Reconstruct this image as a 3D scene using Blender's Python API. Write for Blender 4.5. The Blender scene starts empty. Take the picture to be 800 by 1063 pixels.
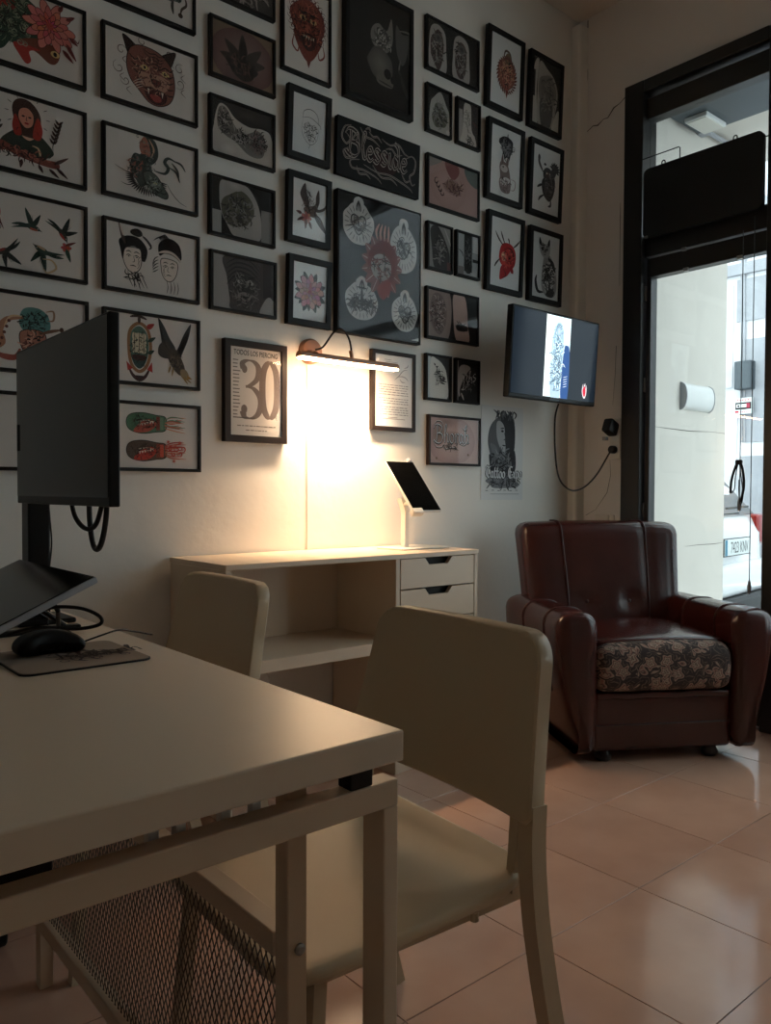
import bpy, bmesh, math, random
from mathutils import Vector, Matrix, Euler

# ------------------------------------------------------------------ camera
SC = bpy.context.scene
COL = SC.collection
R = math.radians
FPX = 824.84                      # focal length in pixels of the 800 x 1063 frame
cam_d = bpy.data.cameras.new('camera')
cam = bpy.data.objects.new('camera', cam_d)
COL.objects.link(cam)
cam_d.sensor_fit = 'VERTICAL'
cam_d.sensor_height = 36.0
cam_d.lens = FPX / 1063.0 * 36.0
cam_d.clip_start = 0.02
yaw, pit, roll = R(49.78), R(-1.457), R(0.22)
d_ = Vector((math.cos(yaw) * math.cos(pit), math.sin(yaw) * math.cos(pit), math.sin(pit)))
r_ = Vector((math.sin(yaw), -math.cos(yaw), 0))
u_ = r_.cross(d_)
r2 = r_ * math.cos(roll) + u_ * math.sin(roll)
u2 = -r_ * math.sin(roll) + u_ * math.cos(roll)
CAMZ = 1.05
cam.matrix_world = Matrix(((r2.x, u2.x, -d_.x, 0), (r2.y, u2.y, -d_.y, 0), (r2.z, u2.z, -d_.z, CAMZ), (0, 0, 0, 1)))
SC.camera = cam

# ------------------------------------------------------------------ world, light, exposure
W = bpy.data.worlds.new('overcast_sky')
SC.world = W
W.use_nodes = True
bg = W.node_tree.nodes['Background']
bg.inputs[0].default_value = (0.82, 0.93, 1.0, 1)
bg.inputs[1].default_value = 2.9
SC.view_settings.view_transform = 'Standard'
SC.view_settings.look = 'None'
SC.view_settings.gamma = 1.0
SC.view_settings.use_curve_mapping = False
SC.view_settings.exposure = 0.42
LAMP_W = 4.3
LAMP_COL = (1.0, 0.72, 0.47)

WY = 2.6        # picture wall plane (faces -y)
WX = 3.53       # shopfront wall plane (faces -x)
CEIL = 3.53

def portal(y0, y1, z0, z1):
    l = bpy.data.lights.new('daylight_portal', 'AREA')
    l.shape = 'RECTANGLE'
    l.size = y1 - y0
    l.size_y = z1 - z0
    l.cycles.is_portal = True
    o = bpy.data.objects.new('daylight_portal', l)
    COL.objects.link(o)
    o.matrix_world = Matrix(((0, 0, 1, WX + 0.16), (1, 0, 0, (y0 + y1) / 2), (0, 1, 0, (z0 + z1) / 2), (0, 0, 0, 1)))
    return o
portal(-0.6, 2.2, 0.1, 3.0)

# ------------------------------------------------------------------ materials
def lin(c):
    c = [v / 255.0 for v in c]
    return tuple(v / 12.92 if v <= 0.04045 else ((v + 0.055) / 1.055) ** 2.4 for v in c)

MATS = {}
def mat(name, rgb, rough=0.5, metal=0.0, spec=0.5, coat=0.0, noise=None, bump=None, emit=None, ebase=0.0):
    """noise=(scale, amount) colour variation; bump=(scale, strength, distance)"""
    m = bpy.data.materials.new(name)
    m.use_nodes = True
    nt = m.node_tree
    b = nt.nodes['Principled BSDF']
    c = lin(rgb)
    b.inputs['Base Color'].default_value = (*c, 1)
    b.inputs['Roughness'].default_value = rough
    b.inputs['Metallic'].default_value = metal
    b.inputs['Specular IOR Level'].default_value = spec
    b.inputs['Coat Weight'].default_value = coat
    b.inputs['Coat Roughness'].default_value = 0.08
    tc = None
    if noise or bump:
        tc = nt.nodes.new('ShaderNodeTexCoord')
    if noise:
        n = nt.nodes.new('ShaderNodeTexNoise')
        n.inputs['Scale'].default_value = noise[0]
        n.inputs['Detail'].default_value = 5
        nt.links.new(tc.outputs['Object'], n.inputs['Vector'])
        cr = nt.nodes.new('ShaderNodeValToRGB')
        k = noise[1]
        cr.color_ramp.elements[0].position = 0.3
        cr.color_ramp.elements[1].position = 0.7
        cr.color_ramp.elements[0].color = (*[v * (1 - k) for v in c], 1)
        cr.color_ramp.elements[1].color = (*[min(1, v * (1 + k)) for v in c], 1)
        nt.links.new(n.outputs['Fac'], cr.inputs['Fac'])
        nt.links.new(cr.outputs['Color'], b.inputs['Base Color'])
    if bump:
        n2 = nt.nodes.new('ShaderNodeTexNoise')
        n2.inputs['Scale'].default_value = bump[0]
        n2.inputs['Detail'].default_value = 4
        nt.links.new(tc.outputs['Object'], n2.inputs['Vector'])
        bp = nt.nodes.new('ShaderNodeBump')
        bp.inputs['Strength'].default_value = bump[1]
        bp.inputs['Distance'].default_value = bump[2]
        nt.links.new(n2.outputs['Fac'], bp.inputs['Height'])
        nt.links.new(bp.outputs['Normal'], b.inputs['Normal'])
    if emit:
        b.inputs['Emission Color'].default_value = (*lin(emit[0]), 1)
        b.inputs['Emission Strength'].default_value = emit[1]
    MATS[name] = m
    return m

def glass_mat(name, tint=(255, 255, 255), rough=0.02, ior=1.45):
    m = bpy.data.materials.new(name)
    m.use_nodes = True
    nt = m.node_tree
    nt.nodes.remove(nt.nodes['Principled BSDF'])
    out = nt.nodes['Material Output']
    tr = nt.nodes.new('ShaderNodeBsdfTransparent')
    tr.inputs[0].default_value = (*lin(tint), 1)
    gl = nt.nodes.new('ShaderNodeBsdfGlossy')
    gl.inputs['Roughness'].default_value = rough
    fr = nt.nodes.new('ShaderNodeFresnel')
    geo = nt.nodes.new('ShaderNodeNewGeometry')
    mr = nt.nodes.new('ShaderNodeMapRange')
    mr.inputs['To Min'].default_value = ior
    mr.inputs['To Max'].default_value = 1.0 / ior
    nt.links.new(geo.outputs['Backfacing'], mr.inputs['Value'])
    nt.links.new(mr.outputs[0], fr.inputs['IOR'])
    mx = nt.nodes.new('ShaderNodeMixShader')
    nt.links.new(fr.outputs[0], mx.inputs[0])
    nt.links.new(tr.outputs[0], mx.inputs[1])
    nt.links.new(gl.outputs[0], mx.inputs[2])
    nt.links.new(mx.outputs[0], out.inputs[0])
    MATS[name] = m
    return m

mat('wall_paint', (228, 224, 216), 0.6, noise=(1.6, 0.03), bump=(14, 0.35, 0.006))
mat('wall_paint_shop', (226, 221, 216), 0.6, noise=(1.3, 0.05), bump=(10, 0.35, 0.006))
mat('ceiling_paint', (216, 210, 202), 0.8)
mat('grout', (128, 104, 92), 0.7)
mat('crack', (52, 44, 40), 0.9)
mat('white_board', (222, 200, 174), 0.31, bump=(60, 0.04, 0.001))
mat('white_metal', (212, 186, 156), 0.4)
mat('chair_plastic', (200, 176, 142), 0.45)
mat('chair_steel', (196, 172, 140), 0.35)
mat('black_frame', (15, 13, 12), 0.5, spec=0.25)
mat('brown_frame', (34, 23, 18), 0.5, spec=0.25)
mat('black_plastic', (13, 13, 13), 0.4, spec=0.3)
mat('black_gloss', (7, 7, 7), 0.14, spec=0.3)
mat('rubber', (12, 11, 11), 0.6)
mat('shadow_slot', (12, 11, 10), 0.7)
mat('paper', (214, 206, 198), 0.6)
mat('paper_cool', (216, 216, 214), 0.6)
mat('black_paper', (12, 11, 11), 0.6, spec=0.15)
mat('photo_dark', (34, 31, 29), 0.4)
mat('leather', (64, 25, 21), 0.23, spec=0.6, noise=(6, 0.22), bump=(180, 0.12, 0.001))
mat('leather_seam', (58, 18, 14), 0.35)
mat('dark_wood', (30, 18, 14), 0.3)
mat('lamp_body', (176, 124, 92), 0.35)
mat('door_metal', (26, 22, 19), 0.38)
mat('steel', (160, 158, 154), 0.3, metal=1.0)
mat('cream_plaster', (220, 213, 204), 0.8, noise=(2.5, 0.06))
mat('sign_back', (8, 8, 8), 0.55)
mat('concrete', (218, 218, 222), 0.9, noise=(2.2, 0.16))
mat('concrete_dark', (164, 165, 170), 0.9, noise=(3, 0.12))
mat('asphalt', (150, 150, 150), 0.9)
mat('pavement', (214, 212, 206), 0.8)
mat('car_paint', (236, 238, 240), 0.2, coat=0.6)
mat('car_glass', (28, 34, 38), 0.08)
mat('car_trim', (30, 31, 32), 0.5)
mat('plate_white', (226, 232, 230), 0.4)
mat('plate_blue', (18, 120, 150), 0.4)
mat('tail_red', (140, 20, 22), 0.2)
mat('white_plastic', (220, 216, 208), 0.4)
mat('diffuser_white', (232, 232, 230), 0.35)
mat('mouse_pad', (150, 132, 116), 0.8)
mat('mesh_grey', (92, 76, 62), 0.5)
mat('dark_blue_grey', (70, 78, 84), 0.5)
mat('led', (255, 240, 220), 0.4, emit=((255, 214, 168), 52.0))
glass_mat('pane_glass', ior=1.24)
glass_mat('door_glass', (244, 248, 246), ior=1.35)

# ink: flat printed colours carried by a colour attribute
def ink_mat(name, emit=0.0, rough=0.55):
    m = bpy.data.materials.new(name)
    m.use_nodes = True
    nt = m.node_tree
    b = nt.nodes['Principled BSDF']
    a = nt.nodes.new('ShaderNodeAttribute')
    a.attribute_name = 'ink'
    nt.links.new(a.outputs['Color'], b.inputs['Base Color'])
    b.inputs['Roughness'].default_value = rough
    b.inputs['Specular IOR Level'].default_value = 0.2
    if emit:
        nt.links.new(a.outputs['Color'], b.inputs['Emission Color'])
        b.inputs['Emission Strength'].default_value = emit
        b.inputs['Roughness'].default_value = 0.12
    MATS[name] = m
ink_mat('ink')
ink_mat('screen_ink', emit=1.0)

# polished floor tile with clouded marble tone
def tile_mat():
    m = mat('floor_tile', (186, 150, 130), 0.13, spec=0.55)
    nt = m.node_tree
    b = nt.nodes['Principled BSDF']
    g = nt.nodes.new('ShaderNodeNewGeometry')
    oi = nt.nodes.new('ShaderNodeObjectInfo')
    n = nt.nodes.new('ShaderNodeTexNoise')
    n.inputs['Scale'].default_value = 3.0
    n.inputs['Detail'].default_value = 6
    nt.links.new(g.outputs['Position'], n.inputs['Vector'])
    ad = nt.nodes.new('ShaderNodeMath')
    ad.operation = 'MULTIPLY_ADD'
    ad.inputs[1].default_value = 0.16
    nt.links.new(oi.outputs['Random'], ad.inputs[0])
    nt.links.new(n.outputs['Fac'], ad.inputs[2])
    cr = nt.nodes.new('ShaderNodeValToRGB')
    cr.color_ramp.elements[0].position = 0.3
    cr.color_ramp.elements[1].position = 0.85
    cr.color_ramp.elements[0].color = (*lin((186, 142, 120)), 1)
    cr.color_ramp.elements[1].color = (*lin((212, 170, 146)), 1)
    nt.links.new(ad.outputs[0], cr.inputs['Fac'])
    nt.links.new(cr.outputs['Color'], b.inputs['Base Color'])
tile_mat()

# floral brocade for the seat cushion front
def floral_mat():
    m = mat('floral_brocade', (120, 96, 78), 0.75)
    nt = m.node_tree
    b = nt.nodes['Principled BSDF']
    L = nt.links.new
    def math_(op, a_, b_=None):
        n = nt.nodes.new('ShaderNodeMath')
        n.operation = op
        for i, v in enumerate((a_, b_)):
            if v is None: continue
            if isinstance(v, (int, float)): n.inputs[i].default_value = v
            else: L(v, n.inputs[i])
        return n.outputs[0]
    tc = nt.nodes.new('ShaderNodeTexCoord')
    nz = nt.nodes.new('ShaderNodeTexNoise')
    nz.inputs['Scale'].default_value = 40
    L(tc.outputs['Object'], nz.inputs['Vector'])
    v = nt.nodes.new('ShaderNodeTexVoronoi')
    v.inputs['Scale'].default_value = 21
    v.inputs['Randomness'].default_value = 0.8
    L(tc.outputs['Object'], v.inputs['Vector'])
    df = nt.nodes.new('ShaderNodeVectorMath')
    df.operation = 'SUBTRACT'
    L(tc.outputs['Object'], df.inputs[0])
    L(v.outputs['Position'], df.inputs[1])
    sp = nt.nodes.new('ShaderNodeSeparateXYZ')
    L(df.outputs[0], sp.inputs[0])
    ang_ = math_('ARCTAN2', sp.outputs['Z'], math_('ADD', sp.outputs['X'], sp.outputs['Y']))
    pet = math_('SINE', math_('MULTIPLY', ang_, 5.0))
    rad = math_('MULTIPLY', v.outputs['Distance'], math_('ADD', math_('MULTIPLY', pet, 0.22), 1.0))
    rad = math_('ADD', rad, math_('MULTIPLY', math_('SUBTRACT', nz.outputs['Fac'], 0.5), 0.25))
    cr = nt.nodes.new('ShaderNodeValToRGB')
    e = cr.color_ramp.elements
    D_, T_, P_ = (*lin((50, 36, 32)), 1), (*lin((158, 136, 118)), 1), (*lin((140, 96, 84)), 1)
    e[0].position, e[0].color = 0.0, P_
    e[1].position, e[1].color = 1.0, D_
    for pos, c in ((.10, T_), (.15, D_), (.19, T_), (.29, T_), (.33, D_), (.37, P_), (.47, T_), (.52, D_), (.68, D_), (.74, (*lin((116, 96, 82)), 1)), (.80, D_)):
        q = e.new(pos)
        q.color = c
    L(rad, cr.inputs['Fac'])
    L(cr.outputs[0], b.inputs['Base Color'])
floral_mat()

# ------------------------------------------------------------------ mesh helpers
class MB:
    def __init__(self):
        self.bm = bmesh.new()
    def box(self, x0, x1, y0, y1, z0, z1, bev=0.0, seg=2, M=None):
        g = bmesh.ops.create_cube(self.bm, size=1.0)
        vs = g['verts']
        for v in vs:
            v.co = Vector(((x0 + x1) / 2 + v.co.x * (x1 - x0), (y0 + y1) / 2 + v.co.y * (y1 - y0), (z0 + z1) / 2 + v.co.z * (z1 - z0)))
        if bev:
            es = list({e for v in vs for e in v.link_edges})
            r = bmesh.ops.bevel(self.bm, geom=es, offset=bev, segments=seg, profile=0.5, affect='EDGES')
            vs = list({v for f in r['faces'] for v in f.verts} | {v for v in vs if v.is_valid})
        if M is not None:
            for v in vs:
                v.co = M @ v.co
        return self
    def tube(self, pts, r, n=10, cap=True, smooth=True, flat=None):
        """swept tube; r number or list; flat=(a,b,up) for rectangular section"""
        pts = [Vector(p) for p in pts]
        k = len(pts)
        rs = r if isinstance(r, (list, tuple)) else [r] * k
        rings = []
        up = Vector((0, 0, 1))
        t0 = (pts[1] - pts[0]).normalized()
        if abs(t0.dot(up)) > 0.95:
            up = Vector((1, 0, 0))
        if flat:
            up = Vector(flat[2])
        for i, pnt in enumerate(pts):
            t = (pts[min(i + 1, k - 1)] - pts[max(i - 1, 0)]).normalized()
            a = t.cross(up)
            if a.length < 1e-6:
                a = t.orthogonal()
            a.normalize()
            b = a.cross(t).normalized()
            if not flat:
                up = b
            ring = []
            if flat:
                for sx, sy in ((-1, -1), (1, -1), (1, 1), (-1, 1)):
                    ring.append(self.bm.verts.new(pnt + a * sx * flat[0] / 2 + b * sy * flat[1] / 2))
            else:
                for j in range(n):
                    an = 2 * math.pi * j / n
                    ring.append(self.bm.verts.new(pnt + (a * math.cos(an) + b * math.sin(an)) * rs[i]))
            rings.append(ring)
        m = len(rings[0])
        for i in range(k - 1):
            for j in range(m):
                self.bm.faces.new((rings[i][j], rings[i][(j + 1) % m], rings[i + 1][(j + 1) % m], rings[i + 1][j]))
        if cap:
            self.bm.faces.new(rings[0][::-1])
            self.bm.faces.new(rings[-1])
        return self
    def cyl(self, p, axis, r, h, n=24, bev=0.0, r2=None):
        """cylinder from p along axis"""
        ax = Vector(axis).normalized()
        rr = r if r2 is None else r2
        if bev:
            prof = [(r - bev, 0), (r, bev), (rr, h - bev), (rr - bev, h)]
        else:
            prof = [(r, 0), (rr, h)]
        return self.lathe(p, ax, prof, n)
    def lathe(self, p, axis, prof, n=24, cap=True):
        ax = Vector(axis).normalized()
        a = ax.orthogonal().normalized()
        b = ax.cross(a)
        p = Vector(p)
        rings = []
        for (r, h) in prof:
            rings.append([self.bm.verts.new(p + ax * h + (a * math.cos(2 * math.pi * j / n) + b * math.sin(2 * math.pi * j / n)) * max(r, 1e-5)) for j in range(n)])
        for i in range(len(rings) - 1):
            for j in range(n):
                self.bm.faces.new((rings[i][j], rings[i][(j + 1) % n], rings[i + 1][(j + 1) % n], rings[i + 1][j]))
        if cap:
            self.bm.faces.new(rings[0][::-1])
            self.bm.faces.new(rings[-1])
        return self
    def prism(self, poly, fn0, fn1):
        """poly 2D list; fn0/fn1 map (a,b)->3D for the two caps"""
        v0 = [self.bm.verts.new(fn0(*q)) for q in poly]
        v1 = [self.bm.verts.new(fn1(*q)) for q in poly]
        k = len(poly)
        self.bm.faces.new(v0[::-1])
        self.bm.faces.new(v1)
        for i in range(k):
            self.bm.faces.new((v0[i], v0[(i + 1) % k], v1[(i + 1) % k], v1[i]))
        return self
    def soft(self, sx, sy, sz, r, seg=8, fn=None, c=(0, 0, 0)):
        """rounded box of full size sx,sy,sz; fn deforms local points"""
        hx, hy, hz = sx / 2, sy / 2, sz / 2
        r = min(r, hx, hy, hz)
        vmap = {}
        def vert(q):
            key = (round(q[0], 5), round(q[1], 5), round(q[2], 5))
            if key in vmap:
                return vmap[key]
            inner = Vector((max(-hx + r, min(hx - r, q[0])), max(-hy + r, min(hy - r, q[1])), max(-hz + r, min(hz - r, q[2]))))
            dlt = Vector(q) - inner
            if dlt.length > 1e-9:
                dlt = dlt.normalized() * r
            w = inner + dlt
            if fn:
                w = Vector(fn(w.x, w.y, w.z))
            v = self.bm.verts.new(w + Vector(c))
            vmap[key] = v
            return v
        def lins(h):
            # denser near the rounded rims
            rim = [-h + r * (1 - math.cos(math.pi / 2 * i / 3)) for i in range(4)]
            mid = [(-h + r) + (2 * (h - r)) * i / seg for i in range(1, seg)] if h - r > 1e-4 else []
            out = rim + mid + [-a for a in rim[::-1]]
            res = []
            for a in out:
                if not res or abs(a - res[-1]) > 1e-5:
                    res.append(a)
            return res
        X, Y, Z = lins(hx), lins(hy), lins(hz)
        def grid(A, B, f, flip):
            for i in range(len(A) - 1):
                for j in range(len(B) - 1):
                    q = [f(A[i], B[j]), f(A[i + 1], B[j]), f(A[i + 1], B[j + 1]), f(A[i], B[j + 1])]
                    vs = []
                    for qq in q:
                        v = vert(qq)
                        if v not in vs:
                            vs.append(v)
                    if len(vs) >= 3:
                        if flip:
                            vs = vs[::-1]
                        try:
                            self.bm.faces.new(vs)
                        except ValueError:
                            pass
        grid(X, Y, lambda a, b: (a, b, hz), False)
        grid(X, Y, lambda a, b: (a, b, -hz), True)
        grid(X, Z, lambda a, b: (a, -hy, b), False)
        grid(X, Z, lambda a, b: (a, hy, b), True)
        grid(Y, Z, lambda a, b: (-hx, a, b), True)
        grid(Y, Z, lambda a, b: (hx, a, b), False)
        return self
    def mesh(self, name, material, smooth=None):
        me = bpy.data.meshes.new(name)
        bmesh.ops.recalc_face_normals(self.bm, faces=self.bm.faces[:])
        if smooth is not None:
            for f in self.bm.faces:
                f.smooth = True
            for e in self.bm.edges:
                if len(e.link_faces) == 2 and e.calc_face_angle(0) > R(smooth):
                    e.smooth = False
        self.bm.to_mesh(me)
        self.bm.free()
        me.materials.append(MATS[material])
        return me
    def build(self, name, material, parent=None, smooth=None, loc=None):
        o = bpy.data.objects.new(name, self.mesh(name, material, smooth))
        COL.objects.link(o)
        if parent:
            o.parent = parent
        if loc:
            o.location = loc
        return o

def tag(o, label, cat, group=None, kind=None):
    if label: o['label'] = label
    if cat: o['category'] = cat
    if group: o['group'] = group
    if kind: o['kind'] = kind
    return o
def structure(o, label=None, cat=None):
    o['kind'] = 'structure'
    if label: o['label'] = label
    if cat: o['category'] = cat
    return o
def thing(name, loc, label, cat, group=None, rot=(0, 0, 0)):
    o = bpy.data.objects.new(name, None)
    o.empty_display_size = 0.05
    COL.objects.link(o)
    o.location = loc
    o.rotation_euler = rot
    return tag(o, label, cat, group)
def copy_tree(o, parent=None):
    c = o.copy()
    COL.objects.link(c)
    if parent: c.parent = parent
    for ch in [k for k in ALLCH(o)]:
        copy_tree(ch, c)
    return c
def ALLCH(o):
    return [k for k in COL.objects if k.parent == o]
def smooth_pts(pts, n=8, closed=False):
    pts = [Vector(p) for p in pts]
    out = []
    k = len(pts)
    rng = range(k if closed else k - 1)
    for i in rng:
        p0 = pts[(i - 1) % k] if (closed or i > 0) else pts[0]
        p1 = pts[i]
        p2 = pts[(i + 1) % k]
        p3 = pts[(i + 2) % k] if (closed or i + 2 < k) else pts[-1]
        for j in range(n):
            t = j / n
            out.append(0.5 * ((2 * p1) + (p2 - p0) * t + (2 * p0 - 5 * p1 + 4 * p2 - p3) * t * t + (3 * p1 - p0 - 3 * p2 + p3) * t ** 3))
    if not closed:
        out.append(pts[-1])
    return out

# ------------------------------------------------------------------ flat print drawing kit
class Art:
    """flat inked shapes on a sheet: height 1, width w; origin bottom-left"""
    def __init__(self, w, seed=1, step=1.3e-5):
        self.w = w
        self.v, self.f, self.c = [], [], []
        self.z = 1
        self.rnd = random.Random(seed)
        self.clip = True
        self.step = step
    def _emit(self, pts, faces, cols):
        b = len(self.v)
        for p_ in pts:
            x, y = p_[0], p_[1]
            if self.clip:
                x = min(max(x, 0.0), self.w)
                y = min(max(y, 0.0), 1.0)
            self.v.append((x, y, self.z * self.step))
        for f in faces:
            self.f.append([b + i for i in f])
            self.c.append([cols[i] for i in f])
        self.z += 1
    def poly(self, pts, c):
        self._emit(pts, [list(range(len(pts)))], [c] * len(pts))
    def shape(self, pts, c, n=5):
        q = [(p_.x, p_.y) for p_ in smooth_pts([(a, b, 0) for a, b in pts], n, True)]
        self.poly(q, c)
        return q
    def oshape(self, pts, c, oc=(30, 24, 22), w=0.008, n=5):
        q = self.shape(pts, c, n)
        self.line(q, w, oc, raw=True, taper=False, closed=True)
    def rect(self, x0, y0, x1, y1, c):
        self.poly([(x0, y0), (x1, y0), (x1, y1), (x0, y1)], c)
    def ell(self, cx, cy, rx, ry, c, c2=None, rot=0.0, n=20):
        ca, sa = math.cos(rot), math.sin(rot)
        pts = [(cx + rx * math.cos(t) * ca - ry * math.sin(t) * sa, cy + rx * math.cos(t) * sa + ry * math.sin(t) * ca) for t in [2 * math.pi * i / n for i in range(n)]]
        if c2 is None:
            self.poly(pts, c)
        else:
            self._emit([(cx, cy)] + pts, [[0, 1 + i, 1 + (i + 1) % n] for i in range(n)], [c] + [c2] * n)
    def blob(self, cx, cy, rx, ry, c, amp=0.15, k=9, c2=None, rot=0.0):
        pts = []
        for i in range(k):
            t = 2 * math.pi * i / k
            s = 1 + self.rnd.uniform(-amp, amp)
            a, b = rx * s * math.cos(t), ry * s * math.sin(t)
            pts.append((cx + a * math.cos(rot) - b * math.sin(rot), cy + a * math.sin(rot) + b * math.cos(rot)))
        q = [(p_.x, p_.y) for p_ in smooth_pts([(a, b, 0) for a, b in pts], 4, True)]
        if c2 is None:
            self.poly(q, c)
        else:
            n = len(q)
            self._emit([(cx, cy)] + q, [[0, 1 + i, 1 + (i + 1) % n] for i in range(n)], [c] + [c2] * n)
        return q
    def line(self, pts, w, c, raw=False, taper=True, closed=False, n=5, nib=None):
        if not raw:
            pts = [(p_.x, p_.y) for p_ in smooth_pts([(a, b, 0) for a, b in pts], n, closed)]
        if closed:
            pts = list(pts) + [pts[0]]
        k = len(pts)
        if k < 2: return
        L, Rr = [], []
        for i in range(k):
            a = pts[max(i - 1, 0)]
            b = pts[min(i + 1, k - 1)]
            dx, dy = b[0] - a[0], b[1] - a[1]
            l = math.hypot(dx, dy) or 1e-6
            nx, ny = -dy / l, dx / l
            ww = w
            if taper:
                ww = w * (0.25 + 0.75 * math.sin(math.pi * min(max(i / (k - 1), 0.03), 0.97)))
            if nib is not None:
                ang = math.atan2(dy, dx) - nib
                ww = w * (0.22 + 0.78 * abs(math.sin(ang)))
            L.append((pts[i][0] + nx * ww / 2, pts[i][1] + ny * ww / 2))
            Rr.append((pts[i][0] - nx * ww / 2, pts[i][1] - ny * ww / 2))
        self._emit(L + Rr, [[i, k + i, k + i + 1, i + 1] for i in range(k - 1)], [c] * (2 * k))
    def curl(self, cx, cy, r, w, c, turns=1.4, a0=0.0, sgn=1):
        pts = []
        m = int(10 * turns)
        for i in range(m + 1):
            t = i / m
            a = a0 + sgn * turns * 2 * math.pi * t
            rr = r * (1 - 0.85 * t)
            pts.append((cx + rr * math.cos(a), cy + rr * math.sin(a)))
        self.line(pts, w, c, raw=True)
    def scrib(self, cx, cy, rx, ry, n, w, cols, ln=0.08, rot=None):
        rn = self.rnd
        w = w * 1.35
        for _ in range(int(n * 1.9)):
            a, q = rn.uniform(0, 6.283), 0.84 * math.sqrt(rn.random())
            x, y = cx + rx * q * math.cos(a), cy + ry * q * math.sin(a)
            t = rn.uniform(0, 6.283) if rot is None else rot + rn.uniform(-0.5, 0.5)
            b = rn.uniform(-1.2, 1.2)
            l = ln * rn.uniform(0.5, 1.3)
            p1 = (x + l * 0.5 * math.cos(t), y + l * 0.5 * math.sin(t))
            p2 = (p1[0] + l * 0.5 * math.cos(t + b), p1[1] + l * 0.5 * math.sin(t + b))
            self.line([(x, y), p1, p2], w * rn.uniform(0.6, 1.3), rn.choice(cols), n=3)
    def leaf(self, x0, y0, x1, y1, w, c, vein=None):
        dx, dy = x1 - x0, y1 - y0
        l = math.hypot(dx, dy)
        nx, ny = -dy / l * w, dx / l * w
        self.shape([(x0, y0), (x0 + dx * .35 + nx, y0 + dy * .35 + ny), (x1, y1), (x0 + dx * .35 - nx, y0 + dy * .35 - ny)], c, 4)
        if vein:
            self.line([(x0, y0), (x1, y1)], w * .18, vein)
    def flower(self, cx, cy, r, c, c2, line, rings=3, k=9):
        for q in range(rings):
            rr = r * (1 - q / (rings + 0.3))
            for i in range(k):
                a = 2 * math.pi * (i + 0.5 * q) / k + self.rnd.uniform(-.12, .12)
                px, py = cx + rr * .62 * math.cos(a), cy + rr * .62 * math.sin(a)
                mix = tuple(int(u + (v - u) * self.rnd.uniform(.2, 1) * (q + 1) / rings) for u, v in zip(c, c2))
                s = rr * 2.4 / k * 1.25
                pts = self.blob(px, py, rr * .42, s * .62, mix, .12, 7, rot=a)
                self.line(pts, r * .028, line, raw=True, taper=False, closed=True)
        self.blob(cx, cy, r * .16, r * .16, c2, .2, 7)
    def bird(self, cx, cy, s, rot, body, wing, belly, line=(24, 22, 22)):
        ca, sa = math.cos(rot) * s, math.sin(rot) * s
        def T(pts): return [(cx + x * ca - y * sa, cy + x * sa + y * ca) for x, y in pts]
        self.shape(T([(-.1, .05), (-.5, .62), (-.62, .95), (-.3, .72), (.0, .42), (.16, .12)]), wing, 4)      # upper wing
        self.shape(T([(-.02, .0), (.1, .5), (.32, .98), (.36, .55), (.3, .2)]), tuple(int(v * .8) for v in wing), 4)
        self.shape(T([(-.15, .05), (-.7, -.1), (-1.05, -.42), (-.62, -.26), (-1.0, -.62), (-.4, -.3), (-.1, -.14)]), wing, 4)  # forked tail
        self.shape(T([(-.25, .06), (.1, .16), (.42, .16), (.6, .02), (.42, -.12), (.1, -.2), (-.2, -.12)]), body, 4)
        self.shape(T([(.0, -.08), (.3, -.02), (.5, -.06), (.3, -.16), (.08, -.19)]), belly, 4)
        self.poly(T([(.57, .06), (.76, .0), (.57, -.03)]), line)
        for k_ in range(4):
            self.line(T([(-.06 + .05 * k_, .1), (-.25 + .08 * k_, .42), (-.45 + .12 * k_, .72)]), s * .03, line)
        self.line(T([(-.15, -.02), (-.6, -.2), (-.9, -.45)]), s * .03, line)
        self.ell(*T([(.45, .05)])[0], s * .03, s * .03, (220, 214, 206), n=8)
    def text(self, s, x, y, h, c, align='CENTER', sx=1.0, shear=0.0):
        cu = bpy.data.curves.new('t', 'FONT')
        cu.body = s
        cu.size = 1.0
        cu.align_x = align
        cu.resolution_u = 3
        cu.shear = shear
        ob = bpy.data.objects.new('t', cu)
        me = ob.to_mesh()
        pts = [(x + v.co.x * h * sx, y + v.co.y * h) for v in me.vertices]
        fs = [list(p_.vertices) for p_ in me.polygons]
        ob.to_mesh_clear()
        bpy.data.objects.remove(ob)
        bpy.data.curves.remove(cu)
        if pts:
            self._emit(pts, fs, [c] * len(pts))
    def letters(self, s, x, y, h, w, c, nib=R(40), adv=None, inner=None, slope=0.0):
        for pas in ((w, c),) + (((w * .45, inner),) if inner else ()):
            xx = x
            for i, ch in enumerate(s):
                if ch == ' ':
                    xx += h * .4
                    continue
                g, a = GLYPH[ch]
                for st in g:
                    self.line([(xx + px * h, y + py * h + slope * (xx + px * h - x)) for px, py in st], pas[0], pas[1], taper=False, nib=nib, n=5)
                xx += a * h
        return xx
    def build(self, name, parent, size_h, x0, z0, yoff, material='ink'):
        """sheet in local x-z plane, facing -y; lower-left at (x0, z0)"""
        me = bpy.data.meshes.new(name)
        me.from_pydata([(x0 + a * size_h, yoff - k, z0 + b * size_h) for a, b, k in self.v], [], self.f)
        at = me.color_attributes.new('ink', 'FLOAT_COLOR', 'CORNER')
        i = 0
        data = []
        for cf in self.c:
            for c in cf:
                data.extend((*lin(c), 1.0))
        at.data.foreach_set('color', data)
        me.materials.append(MATS[material])
        o = bpy.data.objects.new(name, me)
        COL.objects.link(o)
        if parent: o.parent = parent
        return o

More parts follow.
